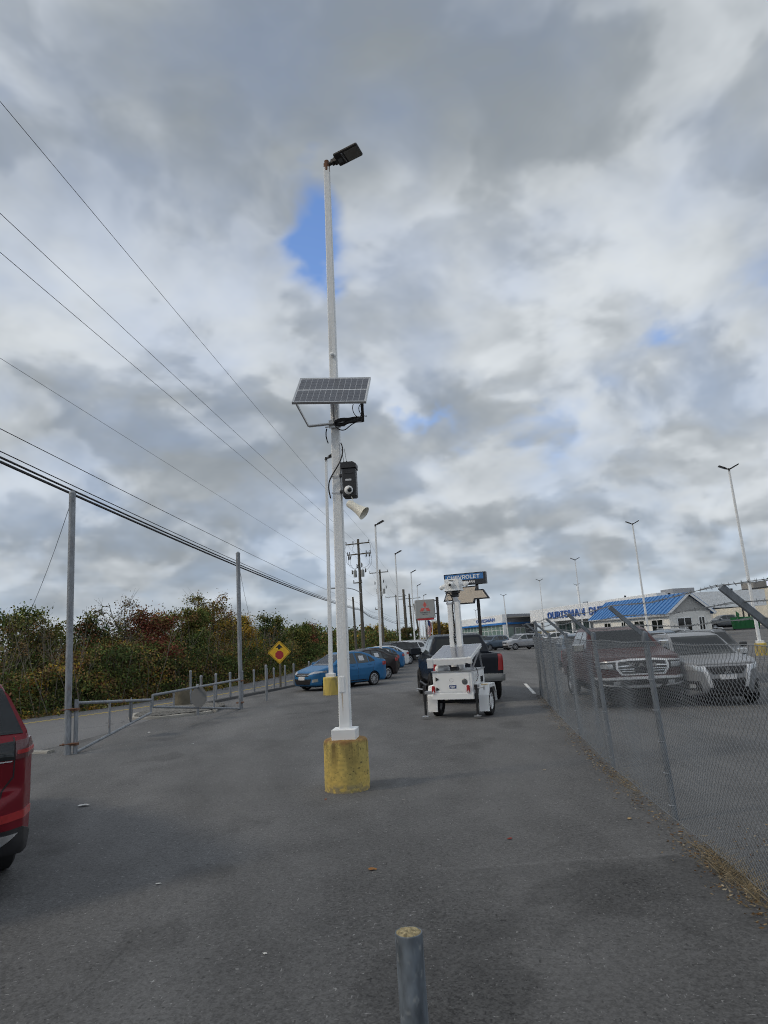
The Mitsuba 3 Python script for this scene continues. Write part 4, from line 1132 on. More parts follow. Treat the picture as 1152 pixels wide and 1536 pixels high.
cb = thing('camera_box', 'black weatherproof camera box with a white dome camera, strapped to the main white light pole', 'camera')
part(cb, 'housing', box(-1.425, -1.225, 9.46, 9.66, 3.965, 4.39, .018), 'black_plastic')
lid = trimesh.convex.convex_hull(np.array([[-1.437, 9.445, 4.385], [-1.213, 9.445, 4.385], [-1.213, 9.675, 4.385], [-1.437, 9.675, 4.385], [-1.437, 9.445, 4.425], [-1.26, 9.445, 4.475], [-1.213, 9.445, 4.44], [-1.437, 9.675, 4.46], [-1.26, 9.675, 4.50], [-1.213, 9.675, 4.46], [-1.437, 9.445, 4.47]]))
part(cb, 'lid', lid, 'black_plastic')
part(cb, 'door_rib', box(-1.385, -1.265, 9.452, 9.462, 4.305, 4.315), 'dark_metal')
part(cb, 'name_plate', box(-1.372, -1.288, 9.454, 9.461, 4.195, 4.222, .002), 'plate')
dome = part(cb, 'dome_camera', moved(trimesh.creation.icosphere(3, .062), np.array([[1, 0, 0, -1.33], [0, .9, 0, 9.435], [0, 0, 1, 4.055], [0, 0, 0, 1.0]])), 'plain_white', smooth=True)
part(dome, 'lens', moved(trimesh.creation.icosphere(3, .034), np.array([[1, 0, 0, -1.312], [0, .7, 0, 9.392], [0, 0, 1, 4.048], [0, 0, 0, 1.0]])), 'car_glass', smooth=True)
for dx in (-.035, .005):
    part(cb, 'antenna', cat(cyl([-1.36 + dx, 9.56, 4.46], [-1.365 + dx, 9.56, 4.51], .009, 8), cyl([-1.365 + dx, 9.56, 4.51], [-1.39 + dx, 9.57, 4.70], .0035, 6)), 'black_plastic')
for z in (4.305, 4.065):
    part(cb, 'bracket', box(-1.475, -1.42, 9.55, 9.61, z - .02, z + .02, .006), 'dark_metal')
    a = .070
    part(cb, 'strap', cat(box(-1.527 - a, -1.527 + a, 9.578, 9.583, z - .006, z + .006), box(-1.527 - a - .003, -1.527 - a, 9.58, 9.74, z - .006, z + .006), box(-1.527 + a, -1.527 + a + .003, 9.58, 9.74, z - .006, z + .006)), 'alloy')
hs = thing('horn_speaker', 'beige horn loudspeaker hanging below the black camera box', 'loudspeaker')
ha, hb = np.array([-1.35, 9.47, 3.875]), np.array([-1.125, 9.41, 3.70])
HM = frame(ha, hb - ha, [0, 1, .2])
L = np.linalg.norm(hb - ha)
part(hs, 'horn', moved(lathe([(.0, 0), (.045, 0), (.055, .02), (.058, L * .38), (.066, L * .6), (.082, L * .85), (.098, L), (.101, L + .006), (.094, L + .002), (.076, L * .85), (.06, L * .6), (.03, L * .45), (.0, L * .42)], 32, 'x'), HM), 'horn_beige', smooth=50)
part(hs, 'driver', moved(lathe([(.0, L * .40), (.022, L * .42), (.026, L * .8), (.0, L * .9)], 20, 'x'), HM), 'horn_beige', smooth=50)
part(hs, 'bracket', cat(bar([-1.30, 9.50, 3.97], [-1.27, 9.49, 3.86], .055, .008), bar([-1.27, 9.44, 3.86], [-1.27, 9.50, 3.80], .03, .01), cyl([-1.27, 9.42, 3.84], [-1.27, 9.52, 3.84], .02, 10)), 'horn_beige')

# ------------------------------------------------------------------ bollard in the foreground, gates, posts
pb = thing('pipe_bollard', 'grey steel pipe bollard filled with concrete, nearest the viewer at the bottom edge', 'bollard')
bx, by, bt = -.267, 3.054, .772
part(pb, 'pipe', moved(lathe([(.057, -.05), (.0572, .3), (.0568, .6), (.057, bt - .004), (.0555, bt), (.051, bt), (.051, bt - .03)], 48), np.array([[1, 0, -.012, bx + .009], [0, 1, 0, by], [0, 0, 1, 0], [0, 0, 0, 1.0]])), 'pipe_paint', smooth=50)
top = lathe([(.0, .012), (.015, .0118), (.03, .0105), (.042, .008), (.0508, .002), (.0508, -.03)], 48).subdivide().subdivide()
tv = top.vertices
tv[:, 2] += (meshkit.fbm(tv * 62 + 3, 4, 2) - .5) * .016 * (tv[:, 2] > 0)
top.vertices = tv + [bx, by, bt - .004]
part(pb, 'concrete_fill', top, 'pipe_infill', smooth=30)


def pipe_post(label, x, y, h, r=.045, group='slim galvanised posts along the kerb by the road', mat='galvanized', cap=True, lean=0.0):
    t = thing('steel_post', label, 'post', group)
    part(t, 'pipe', cyl([x, y, -.02], [x + lean, y, h], r, 12), mat, smooth=40)
    if cap:
        part(t, 'cap', lathe([(r * 1.12, 0), (r * 1.12, .035), (r * .8, .06), (.0, .075)], 12).apply_translation([x + lean, y, h - .015]), mat, smooth=40)
    return t


POSTS = [('slim post standing free in front of the gravel island kerb', -7.83, 20.8, .86), ('slim post between the concrete stump and the second gate post, nearest the stump', -8.72, 23.5, 1.02), ('second slim post right of the concrete stump, behind the gate leaf', -9.0, 25.8, .98),
         ('third slim post right of the concrete stump, behind the gate leaf', -8.68, 26.5, .97), ('slim post just right of the second gate post', -8.42, 27.2, .98), ('second slim post right of the second gate post', -8.35, 28.6, .96),
         ('slim post standing behind the nearer taller post', -8.1, 29.7, .95), ('taller slim post standing forward on the asphalt', -6.85, 25.0, 1.22), ('slim post left of the yellow warning sign', -7.95, 30.3, .93), ('slim post touching the right side of the warning sign post', -7.72, 31.4, .98),
         ('slim post between the warning sign and the blue sedan', -7.6, 32.6, 1.0), ('slim post almost hidden by the nose of the blue sedan', -7.45, 35.4, 1.0), ('slim post behind the concrete stump', -9.75, 25.2, 1.15)]
for lb, x, y, h in POSTS:
    pipe_post(lb, x, y, h)
st = lathe([(.0, .58), (.24, .58), (.27, .55), (.28, .3), (.29, -.02)][::-1], 28).subdivide().subdivide()
st.vertices += (meshkit.fbm(st.vertices * 7, 3, 9)[:, None] - .5) * .04 * np.array([1, 1, .4])
solo('concrete_stump', moved(st, np.array([[1, 0, 0, -9.6], [0, 1, 0, 24.0], [0, 0, 1, 0], [0, 0, 0, 1.0]])), 'stump', 'round concrete stump on the gravel island behind the gate', 'concrete block', smooth=40)


def gate_post(label, x, y, h, lean):
    t = thing('gate_post', label, 'gate post')
    part(t, 'pipe', cyl([x, y, -.02], [x + lean, y, h], .068, 20), 'galvanized', smooth=40)
    part(t, 'cap', lathe([(.072, 0), (.074, .03), (.06, .05), (.03, .08), (.0, .085)], 16).apply_translation([x + lean, y, h - .01]), 'galvanized', smooth=40)
    return t


gate_post('tall galvanised pole at the left holding the near gate leaf', -7.93, 13.83, 5.40, -.05)
gate_post('tall galvanised pole at the far end of the gate, left of the warning sign', -6.96, 22.3, 5.02, -.02)


def octagon(r, th):
    a = np.arange(8) * np.pi / 4 + np.pi / 8
    return extr([(r * math.cos(q), r * math.sin(q)) for q in a], th)


def gate(label, hinge, tip, zh, zt, zb_h, zb_t, verts, sign_at, back):
    t = thing('swing_gate', label, 'gate')
    H, E = np.array(hinge, float), np.array(tip, float)
    P = lambda u, z: [*(H + (E - H) * u), z]      # noqa: E731
    part(t, 'hinge_post', cyl(P(0, -.01), P(0, zh + .07), .042, 14), 'galvanized', smooth=40)
    part(t, 'top_rail', cyl(P(0, zh), P(1, zt), .032, 12), 'galvanized', smooth=40)
    part(t, 'brace', cyl(P(0.01, zb_h), P(1, zb_t), .030, 12), 'galvanized', smooth=40)
    for u in list(verts) + [1.0]:
        part(t, 'upright', cyl(P(u, zb_h + (zb_t - zb_h) * u), P(u, zh + (zt - zh) * u), .026, 10), 'galvanized', smooth=40)
    d = (E - H) / np.linalg.norm(E - H)
    out = np.array([d[1], -d[0]])
    s = thing('stop_sign', 'grey back of an octagonal sign fixed to the ' + back, 'sign')
    sx = np.array([.95 * d[0] - .36 * out[0], .95 * d[1] - .36 * out[1], 0]) if back.startswith('near') else np.array([-.2 * d[0] + out[0] * .9, -.2 * d[1] + out[1] * .9, 0])
    c = np.array(P(sign_at, (zh + zt) / 2 - .27)) + np.array([-out[0], -out[1], 0]) * .05
    part(s, 'plate', moved(octagon(.30, .004), frame(c, sx, [0, 0, 1])), 'sign_back')
    part(s, 'mounting_bar', moved(box(-.03, .03, -.30, .30, .005, .02), frame(c, sx, [0, 0, 1])), 'galvanized')
    return t, P


g1, P1 = gate('near galvanised swing gate leaf with a diagonal brace, hinged on the left tall pole', (-7.80, 13.9), (-7.6, 17.0), 1.0, .78, .03, .47, (.40,), .72, 'near gate leaf')
g2, P2 = gate('far galvanised swing gate leaf above the gravel island, hinged on the second tall pole', (-6.93, 22.1), (-7.6, 17.1), .93, .88, .03, .60, (.35, .80), .55, 'far gate leaf')
for z in (.20, .88):
    part(g1, 'hinge_clamp', cat(box(-8.03, -7.72, 13.80, 13.90, z - .025, z + .025, .006), cyl([-8.06, 13.76, z], [-7.74, 13.79, z + .02], .012, 8)), 'rust')
    part(g2, 'hinge_clamp', box(-7.05, -6.86, 22.08, 22.34, z - .02, z + .02, .006), 'rust')

ws = thing('warning_sign', 'yellow diamond road sign with a black arrow above a red octagon, on a wooden post', 'sign')
part(ws, 'post', box(-7.98, -7.90, 31.35, 31.43, -.02, 2.0, .006), 'wood_pole')
WM = frame([-7.94, 31.325, 1.62], [1, .12, 0], [0, 0, 1])
dm = sg.Polygon([(-.53, 0), (0, -.53), (.53, 0), (0, .53)]).buffer(-.05).buffer(.05)
part(ws, 'plate', moved(extr(dm, .006), WM @ np.array([[1, 0, 0, 0], [0, 1, 0, 0], [0, 0, 1, .0], [0, 0, 0, 1.0]])), 'sign_yellow')
rim = dm.buffer(-.025).difference(dm.buffer(-.042))
part(ws, 'border', moved(extr(rim, .003), WM @ np.array([[1, 0, 0, 0], [0, 1, 0, 0], [0, 0, 1, .0062], [0, 0, 0, 1.0]])), 'sign_black')
part(ws, 'arrow', moved(extr([(-.055, .13), (.055, .13), (.055, .20), (.165, .20), (0, .37), (-.165, .20), (-.055, .20)], .004), WM @ np.array([[1, 0, 0, 0], [0, 1, 0, 0], [0, 0, 1, .0062], [0, 0, 0, 1.0]])), 'sign_black')
part(ws, 'red_octagon', moved(octagon(.20, .004), WM @ np.array([[1, 0, 0, 0], [0, 1, 0, -.12], [0, 0, 1, .0062], [0, 0, 0, 1.0]])), 'sign_red')
part(ws, 'bracket', cat(box(-7.98, -7.90, 31.332, 31.35, 1.35, 1.40), box(-7.98, -7.90, 31.332, 31.35, 1.82, 1.87)), 'galvanized')

# ------------------------------------------------------------------ chain-link fence
FLEAN = -.09
fx = lambda y: np.interp(y, [0, 9.8, 15, 22.1, 23], [2.06, 2.06, 2.20, 2.53, 2.57])      # noqa: E731
FH = 1.80
cf = thing('chain_link_fence', 'galvanised chain-link fence topped with barbed wire, along the right side of the lane', 'fence')
D = .066
sy = np.arange(.8, 22.1, D / 2)
zz = np.arange(.03, FH - .02, D / 2)
tri_a = np.arange(3) * 2 * np.pi / 3
Vs, Fs, cnt = [], [], 0
rgf = np.random.default_rng(8)
bulge = lambda y, z: .035 * np.sin(z / FH * np.pi) * np.sin(y * 2.9) + .02 * (meshkit.noise(np.c_[y * 1.3, z * 1.7, y * 0], 4) - .5)      # noqa: E731
for k, y0 in enumerate(sy):
    m = np.arange(len(zz))
    off = ((m + k) % 2) * (D / 2)
    y = y0 + off
    dep = np.where(m % 2 == 0, .0028, -.0028)
    P = np.c_[fx(y) + dep + bulge(y, zz) + FLEAN * zz / FH, y, zz + .004 * np.sin(y * 5)]
    ring3 = np.array([[math.cos(a), math.sin(a) * .8, math.sin(a) * .6] for a in tri_a]) * .0022
    Vs.append((P[:, None] + ring3[None]).reshape(-1, 3))
    i = np.arange(len(zz) - 1)[:, None] * 3
    f = np.concatenate([np.concatenate([i + j, i + (j + 1) % 3, i + 3 + (j + 1) % 3, i + j, i + 3 + (j + 1) % 3, i + 3 + j], 1).reshape(-1, 3) for j in range(3)])
    Fs.append(f + cnt)
    cnt += len(Vs[-1])
part(cf, 'mesh', trimesh.Trimesh(np.vstack(Vs), np.vstack(Fs), process=False), 'fence_wire', stuff=True, label='woven diamond wire mesh')
yy = np.linspace(.8, 22.1, 90)
part(cf, 'bottom_wire', tube(np.c_[fx(yy) - .006, yy, .05 + .012 * np.sin(yy * 2.2)], .0035, 5), 'fence_wire')
part(cf, 'top_wire', tube(np.c_[fx(yy) + FLEAN, yy, FH - .03 + .01 * np.sin(yy * 2.8)], .0035, 5), 'fence_wire')
PY = [1.5, 4.48, 7.60, 10.4, 13.4, 16.6, 19.6]
AX, AZ = -.33, .33
for y in PY:
    x = float(fx(y)) + .035
    lean = FLEAN
    po = part(cf, 'post', cyl([x, y, -.03], [x + lean, y, FH + .02], .030, 14), 'fence_post', smooth=40)
    part(po, 'arm_socket', lathe([(.036, -.06), (.038, 0), (.034, .05), (.0, .07)], 12).apply_translation([x + lean, y, FH + .02]), 'fence_post', smooth=40)
    part(cf, 'arm', bar([x + lean, y, FH + .03], [x + lean + AX, y, FH + .03 + AZ], .045, .030), 'fence_post')
    part(cf, 'tie_wires', cat(*[moved(lathe([(.034, -.003), (.037, 0), (.034, .003)], 10), np.array([[1, 0, 0, x + lean * z / FH - .012], [0, 1, 0, y], [0, 0, 1, z], [0, 0, 0, 1.0]])) for z in np.linspace(.15, FH - .1, 6)]), 'alloy')
part(cf, 'end_post', cat(cyl([2.56, 22.15, -.03], [2.58, 22.15, 2.22], .042, 14), lathe([(.045, 0), (.045, .03), (.0, .07)], 12).apply_translation([2.58, 22.15, 2.2])), 'fence_post', smooth=40)
for k, u in enumerate((.30, .62, .95)):
    ya = np.linspace(.9, 22.15, 220)
    sagm = np.interp(((ya - 1.6) % 3.0) / 3.0, [0, .5, 1], [0, 1, 0]) * .035
    P = np.c_[fx(ya) + .035 + FLEAN + AX * u, ya, FH + .055 + AZ * u - sagm]
    tw = np.c_[.004 * np.cos(ya * 60), ya * 0, .004 * np.sin(ya * 60)]
    barbs = []
    for j in range(3, 218):
        if rgf.random() < .85:
            c = P[j]
            for q in range(2):
                a = rgf.uniform(0, np.pi)
                v = np.array([math.cos(a), rgf.normal(0, .5), math.sin(a)]) * .017
                barbs.append(tube([c - v, c, c + v], [.0008, .003, .0008], 3))
    part(cf, 'barbed_wire', cat(tube(P + tw, .0030, 3), tube(P - tw, .0030, 3), *barbs), 'fence_wire')

# dry growth and leaves caught along the foot of the fence
rgd = np.random.default_rng(21)
n = 1100
yb = np.concatenate([rgd.uniform(2.5, 22, 280), rgd.normal(5.9, .45, 640), rgd.normal(9.4, .5, 180)])
blades = []
xb = fx(yb) + rgd.normal(-.03, .07, n)
hb_ = rgd.uniform(.02, .085, n) * np.where(np.abs(yb - 5.9) < 1.2, 1.25, .8)
dx, dy = rgd.normal(0, .07, n), rgd.normal(0, .07, n)
wv = .0022
Vb = np.stack([np.c_[xb - wv, yb, xb * 0], np.c_[xb + wv, yb, xb * 0], np.c_[xb + dx * .5, yb + dy * .5 + wv, hb_ * .56], np.c_[xb + dx, yb + dy, hb_]], 1).reshape(-1, 3)
kb = np.arange(n)[:, None] * 4
put('dry_grass', trimesh.Trimesh(Vb, np.vstack([kb + [0, 1, 2], kb + [0, 2, 3]]), process=False), 'leaves', color=np.repeat(np.clip(np.array([.25, .205, .135]) * rgd.uniform(.5, 1.3, (n, 1)), 0, 1), 4, axis=0))
labels['dry_grass'] = {'label': 'tufts of dry straw-coloured grass along the foot of the chain-link fence', 'category': 'grass', 'kind': 'stuff'}
n = 1500
yl = np.concatenate([rgd.uniform(3, 22, 800), rgd.normal(5.7, .8, 400), rgd.normal(10.5, 1.5, 300)])
C = np.c_[fx(yl) + rgd.normal(-.09, .10, n), yl, rgd.uniform(.006, .03, n)]
extra = np.c_[rgd.uniform(2.3, 4.2, 500), rgd.normal(6.5, .35, 500), rgd.uniform(.006, .02, 500)]
C = np.vstack([C, extra])
m, _ = leaf_mesh(C, .020, np.zeros((len(C), 3)), 77)
v = m.vertices.reshape(-1, 4, 3)
v[..., 2] = C[:, 2:3] + (v[..., 2] - C[:, 2:3]) * .35
v[..., 2] = np.maximum(v[..., 2], .003)
col = np.array([[.19, .12, .06], [.26, .19, .11], [.12, .065, .03], [.33, .28, .20]])[rgd.integers(0, 4, len(C))] * rgd.uniform(.6, 1.25, (len(C), 1))
put('leaf_litter', trimesh.Trimesh(v.reshape(-1, 3), m.faces, process=False), 'leaves', color=np.repeat(col, 4, axis=0))
labels['leaf_litter'] = {'label': 'brown fallen leaves and grit gathered at the foot of the chain-link fence', 'category': 'leaves', 'kind': 'stuff'}

# ------------------------------------------------------------------ surveillance trailer
TM = place(.10, 17.65, 0, 75)
tr = thing('surveillance_trailer', 'white surveillance trailer with a raised camera mast and solar panels, behind the black pickup', 'trailer')


def tp(parent, name, mesh, mat, smooth=False, **k):
    return part(parent, name, moved(mesh, TM), mat, smooth, **k)


Y0, Y1 = -.48, .49
bd = tp(tr, 'body', cat(box(-.76, .56, Y0, Y1, .60, 1.10, .012), box(-.80, -.48, Y0 - .02, Y1 + .02, .455, .60, .008), box(-.48, .60, Y0 + .12, Y1 - .12, .455, .60)), 'plain_white')
tp(tr, 'top_plate', box(-.80, .60, Y0 - .025, Y1 + .025, 1.10, 1.118, .004), 'alloy')
dr_ = tp(tr, 'rear_door', box(-.776, -.758, .40 - .82, .40, .625, 1.06, .006), 'plain_white')
for z in (.93, .70):
    tp(dr_, 'hinge', trimesh.convex.convex_hull(np.array([[-.79, y, zz_] for y, zz_ in ((.41, z - .045), (.41, z + .045), (.34, z + .012), (.34, z - .012))] + [[-.772, y, zz_] for y, zz_ in ((.41, z - .045), (.41, z + .045), (.34, z + .012), (.34, z - .012))])), 'black_plastic')
tp(dr_, 'latch', cat(moved(lathe([(.0, .02), (.05, .02), (.066, .012), (.07, 0)], 20), frame([-.776, -.30, .86], [0, -1, 0], [0, 0, 1]) @ rot(math.pi, [0, 1, 0]) @ rot(math.pi, [0, 1, 0])), box(-.805, -.776, -.335, -.265, .835, .885, .006)), 'ceramic')
tp(dr_, 'blue_sticker', box(-.7795, -.776, -.09, .085, .705, .785), 'sign_navy')
for z, w_ in ((.755, .12), (.732, .10)):
    tp(dr_, 'sticker_line', box(-.7815, -.7795, -w_ / 2, w_ / 2, z - .006, z + .006), 'letter_white')
tp(dr_, 'round_sticker', moved(trimesh.creation.annulus(.040, .047, .002, sections=28), frame([-.777, .02, .90], [0, -1, 0], [0, 0, 1]) @ rot(math.pi, [0, 1, 0])), 'sign_grey')
for y in (.47, -.385):
    tl = tp(tr, 'tail_light', box(-.835, -.80, y - .04, y + .04, .60, .78, .016), 'tail_red')
    tp(tl, 'reflector_band', trimesh.convex.convex_hull(np.array([[x_, y + a, b] for x_ in (-.838, -.834) for a, b in ((-.03, .61), (.03, .61), (.0, .68))])), 'plate')
tp(tr, 'side_vent', cat(*[box(.10 + .07 * k, .14 + .07 * k, Y0 - .012, Y0 - .002, .78, .92, .004) for k in range(4)]), 'black_plastic')
tp(tr, 'side_door', box(-.60, .02, Y0 - .014, Y0 - .002, .66, 1.04, .005), 'plain_white')
tp(tr, 'side_cable', tube(spline([(-.55, Y0 - .03, 1.20), (-.45, Y0 - .06, 1.1), (-.35, Y0 - .05, .95), (-.5, Y0 - .04, .85)], 24), .009, 6), 'black_plastic', True)
ty, rimm, back = wheel_meshes(.335, .20, 5, .58)
for s in (1, -1):
    M = np.eye(4) if s > 0 else rot(math.pi, [0, 0, 1])
    M[:3, 3] = (.0, s * .64 - .02, .335)
    w = numbered(tr + '__wheel')
    put(numbered(w + '__tyre'), moved(ty, TM @ M), 'rubber', 40)
    put(numbered(w + '__rim'), moved(rimm, TM @ M), 'plain_white', 30)
    put(numbered(w + '__brake'), moved(back, TM @ M), 'dark_metal')
    yc = s * .64 - .02
    pts = [(-.47, .14), (-.45, .50), (-.30, .74), (.30, .74), (.45, .52), (.47, .30)]
    q = np.array(pts)
    th = .012
    V_ = np.array([[x_, yc + o, z_ + dz] for x_, z_ in pts for o, dz in ((-.125, 0), (.125, 0), (.125, th), (-.125, th))])
    F_ = []
    for k in range(len(pts) - 1):
        a = 4 * k
        for u, v_ in ((0, 1), (1, 2), (2, 3), (3, 0)):
            F_ += [[a + u, a + v_, a + 4 + v_], [a + u, a + 4 + v_, a + 4 + u]]
    F_ += [[0, 1, 2], [0, 2, 3], [len(V_) - 4, len(V_) - 2, len(V_) - 3], [len(V_) - 4, len(V_) - 1, len(V_) - 2]]
    fm = trimesh.Trimesh(V_, F_, process=False)
    fd = tp(tr, 'fender', fm, 'plain_white')
    tp(fd, 'side_skirt', slab([(-.44, .50), (-.30, .735), (.30, .735), (.44, .52), (.38, .52), (.27, .67), (-.27, .67), (-.38, .50)], 0, .01).apply_transform(np.array([[1, 0, 0, 0], [0, 0, 1, yc + s * .122], [0, 1, 0, 0], [0, 0, 0, 1.0]])), 'plain_white')
    if s < 0:
        tp(fd, 'warning_label', box(-.32, -.20, yc - .08, yc + .08, .752, .756), 'sign_yellow')
    jy = .735 if s > 0 else Y0 - .06
    j = tp(tr, 'jack', cat(cyl([-.70, jy, .10], [-.70, jy, .74], .030, 12), cyl([-.70, jy, .42], [-.70, jy, .78], .042, 12)), 'black_plastic', 40)
    tp(j, 'foot', cat(box(-.78, -.62, jy - .08, jy + .08, .055, .075, .004), cyl([-.70, jy, .07], [-.70, jy, .12], .02, 8)), 'alloy')
    tp(j, 'bracket', cat(box(-.74, -.66, min(jy, s * .5), max(jy, s * .5), .58, .66, .01), cyl([-.70, jy + s * .04, .70], [-.70, jy + s * .20, .72], .016, 8), cyl([-.70, jy + s * .19, .66], [-.70, jy + s * .19, .73], .02, 8)), 'alloy')
tp(tr, 'drawbar', cat(box(1.15, 2.35, -.05, .05, .46, .54, .01), bar([.55, .38, .50], [2.0, .04, .50], .06, .06), bar([.55, -.42, .50], [2.0, -.04, .50], .06, .06), box(2.30, 2.48, -.045, .045, .49, .60, .015)), 'dark_metal')
tp(tr, 'axle', cyl([0, -.6, .335], [0, .68, .335], .035, 10), 'dark_metal')
# tilted panels on their tray
PT = frame([-.92, .49, 1.41], [.05, -1, 0], [math.cos(math.radians(10.5)), .05, math.sin(math.radians(10.5))])
tray = tp(tr, 'panel_tray', moved(cat(box(0, 1.0, 0, .05, -.125, .0, .006), box(0, .012, .05, 1.62, -.09, 0, .003), box(.988, 1.0, .05, 1.62, -.09, 0, .003), box(.012, .988, 1.57, 1.62, -.09, 0, .003), box(.16, .86, -.006, 0, -.155, -.02, .003)), PT), 'plain_white')
tp(tray, 'rear_bracket', moved(cat(box(-.07, .07, -.012, .06, -.21, .01, .004), box(.92, 1.02, -.012, .06, -.14, .012, .004)), PT), 'plain_white')
pnl = tp(tr, 'solar_panel', moved(box(.012, .988, .05, 1.57, -.04, .004, .002), PT), 'aluminium')
for i in range(4):
    for j in range(6):
        tp(pnl, 'cell', moved(box(.024 + i * .238, .024 + i * .238 + .231, .065 + j * .249, .065 + j * .249 + .246, .0042, .0065), PT), 'trailer_cell')
tp(tr, 'panel_strut', cat(bar([-.55, Y0 + .03, 1.12], [.25, Y0 + .03, 1.53], .05, .03), bar([-.62, Y0 + .03, 1.12], [-.62, Y0 + .03, 1.40], .04, .03), bar([.50, Y0 + .03, 1.12], [.30, Y0 + .03, 1.55], .04, .03), bar([.50, Y1 - .03, 1.12], [.30, Y1 - .03, 1.55], .04, .03)), 'alloy')
tp(tr, 'tank', moved(trimesh.creation.icosphere(3, 1.0), np.array([[.30, 0, 0, -.42], [0, .17, 0, .33], [0, 0, .10, 1.17], [0, 0, 0, 1.0]])), 'plain_white', True)
tp(tr, 'control_box', box(-.70, -.50, -.12, .06, 1.118, 1.20, .01), 'black_plastic')
# mast
ms = tp(tr, 'mast', cat(frustum((.48, .262, 1.12), (.48, .258, 2.76), .067, .067, .12), frustum((.48, .072, 1.12), (.48, .078, 2.80), .074, .072, .12)), 'plain_white')
chain = []
for k in range(17):
    z = 1.75 + k * .062
    chain.append(box(.40, .425, .160 + .012 * (k % 2), .185 + .012 * (k % 2), z, z + .045, .003))
tp(ms, 'cable_chain', cat(*chain, tube(spline([(.39, .17, 1.7), (.38, .185, 2.0), (.395, .16, 2.3), (.38, .18, 2.6), (.39, .16, 2.85), (.42, .22, 3.0)], 60), .012, 6)), 'black_plastic')
tp(ms, 'mast_head', cat(box(.40, .60, .16, .35, 2.75, 2.80, .006), box(.42, .58, .0, .16, 2.78, 2.84, .006), cyl([.50, .11, 2.8], [.50, .11, 3.07], .062, 14), *[cyl([.41, y, 2.83], [.41, y, 2.90], .012, 6) for y in (.02, .10, .30)], tube(spline([(.42, .3, 2.8), (.38, .34, 2.9), (.42, .26, 2.98), (.46, .2, 2.9)], 24), .010, 5)), 'alloy')
hd = tp(tr, 'camera_head', cat(box(.30, .70, -.06, .33, 3.10, 3.39, .012), box(.27, .73, -.08, .35, 3.085, 3.103, .004)), 'plain_white')
tp(hd, 'front_camera', cat(moved(lathe([(.0, .12), (.035, .115), (.045, .06), (.068, .05), (.075, 0)], 20), frame([.28, .145, 3.245], [0, -1, 0], [0, 0, 1]))), 'plain_white', 40)
tp(hd, 'camera_lens', moved(trimesh.creation.icosphere(2, .036), np.array([[1, 0, 0, .165], [0, 1, 0, .15], [0, 0, 1, 3.235], [0, 0, 0, 1.0]])), 'black_plastic', True)
tp(hd, 'side_camera', cat(cyl([.45, .35, 3.22], [.45, .42, 3.22], .055, 14), moved(trimesh.creation.icosphere(2, .062), np.array([[1, 0, 0, .42], [0, 1, 0, .44], [0, 0, 1, 3.19], [0, 0, 0, 1.0]]))), 'plain_white', 40)
tp(hd, 'side_camera', cat(cyl([.45, -.10, 3.25], [.45, -.16, 3.25], .05, 14), moved(lathe([(.0, 0), (.055, 0), (.06, .02), (.06, .17), (.0, .18)], 16), frame([.55, -.20, 3.25], [0, 1, 0], [0, 0, 1]) @ rot(math.pi, [0, 1, 0]))), 'plain_white', 40)
tp(hd, 'handle', box(.265, .28, .08, .20, 3.345, 3.365, .004), 'ceramic')
tp(hd, 'underframe', cat(bar([.35, .34, 3.08], [.46, .16, 2.96], .02, .02), bar([.35, -.06, 3.08], [.46, .06, 2.96], .02, .02), bar([.36, -.06, 3.03], [.36, .33, 3.03], .02, .03), box(.42, .58, .03, .19, 2.93, 3.08, .01)), 'dark_metal')

# ------------------------------------------------------------------ pylon signs and flag
CS = thing('pylon_sign', 'tall roadside pylon with a blue and black lettered box above a beige bow-tie plate', 'sign')
part(CS, 'post', box(3.56, 3.98, 97.0, 97.4, 0, 9.2, .02), 'bronze_dark')
CU = np.array([5.70, -2.0, 0]) / np.linalg.norm([5.70, -2.0])
CF = frame([-.76, 97.3, 8.72], CU, [0, 0, 1])
CWd = 6.04
part(CS, 'cabinet', moved(box(0, CWd, 0, 1.66, -.75, 0, .03), CF), 'sign_dark')
part(CS, 'blue_face', moved(box(.16, CWd - .30, .72, 1.52, .003, .012), CF), 'sign_blue')
part(CS, 'lettering', moved(text('CHEVROLET', .50, 4.75, .02), CF @ np.array([[1, 0, 0, .48], [0, 1, 0, .86], [0, 0, 1, .012], [0, 0, 0, 1.0]])), 'letter_white')
part(CS, 'lettering', moved(text('OURISMAN', .30, 2.75, .02), CF @ np.array([[1, 0, 0, 1.75], [0, 1, 0, .25], [0, 0, 1, .003], [0, 0, 0, 1.0]])), 'letter_white')
bow = sg.Polygon([(-2.75, .52), (-1.02, .52), (-.84, 1.04), (1.38, 1.04), (1.20, .50), (2.30, .50), (2.92, -.50), (1.02, -.50), (.84, -1.04), (-1.38, -1.04), (-1.20, -.52), (-3.2, -.52)])
BF = CF @ np.array([[1, 0, 0, 3.15], [0, 1, 0, -1.40], [0, 0, 1, -.2], [0, 0, 0, 1.0]])
part(CS, 'bow_tie_rim', moved(extr(bow.buffer(.17, join_style=2), .45).apply_translation([0, 0, -.25]), BF), 'sign_dark')
part(CS, 'bow_tie', moved(extr(bow, .03).apply_translation([0, 0, .203]), BF), 'bowtie_gold')

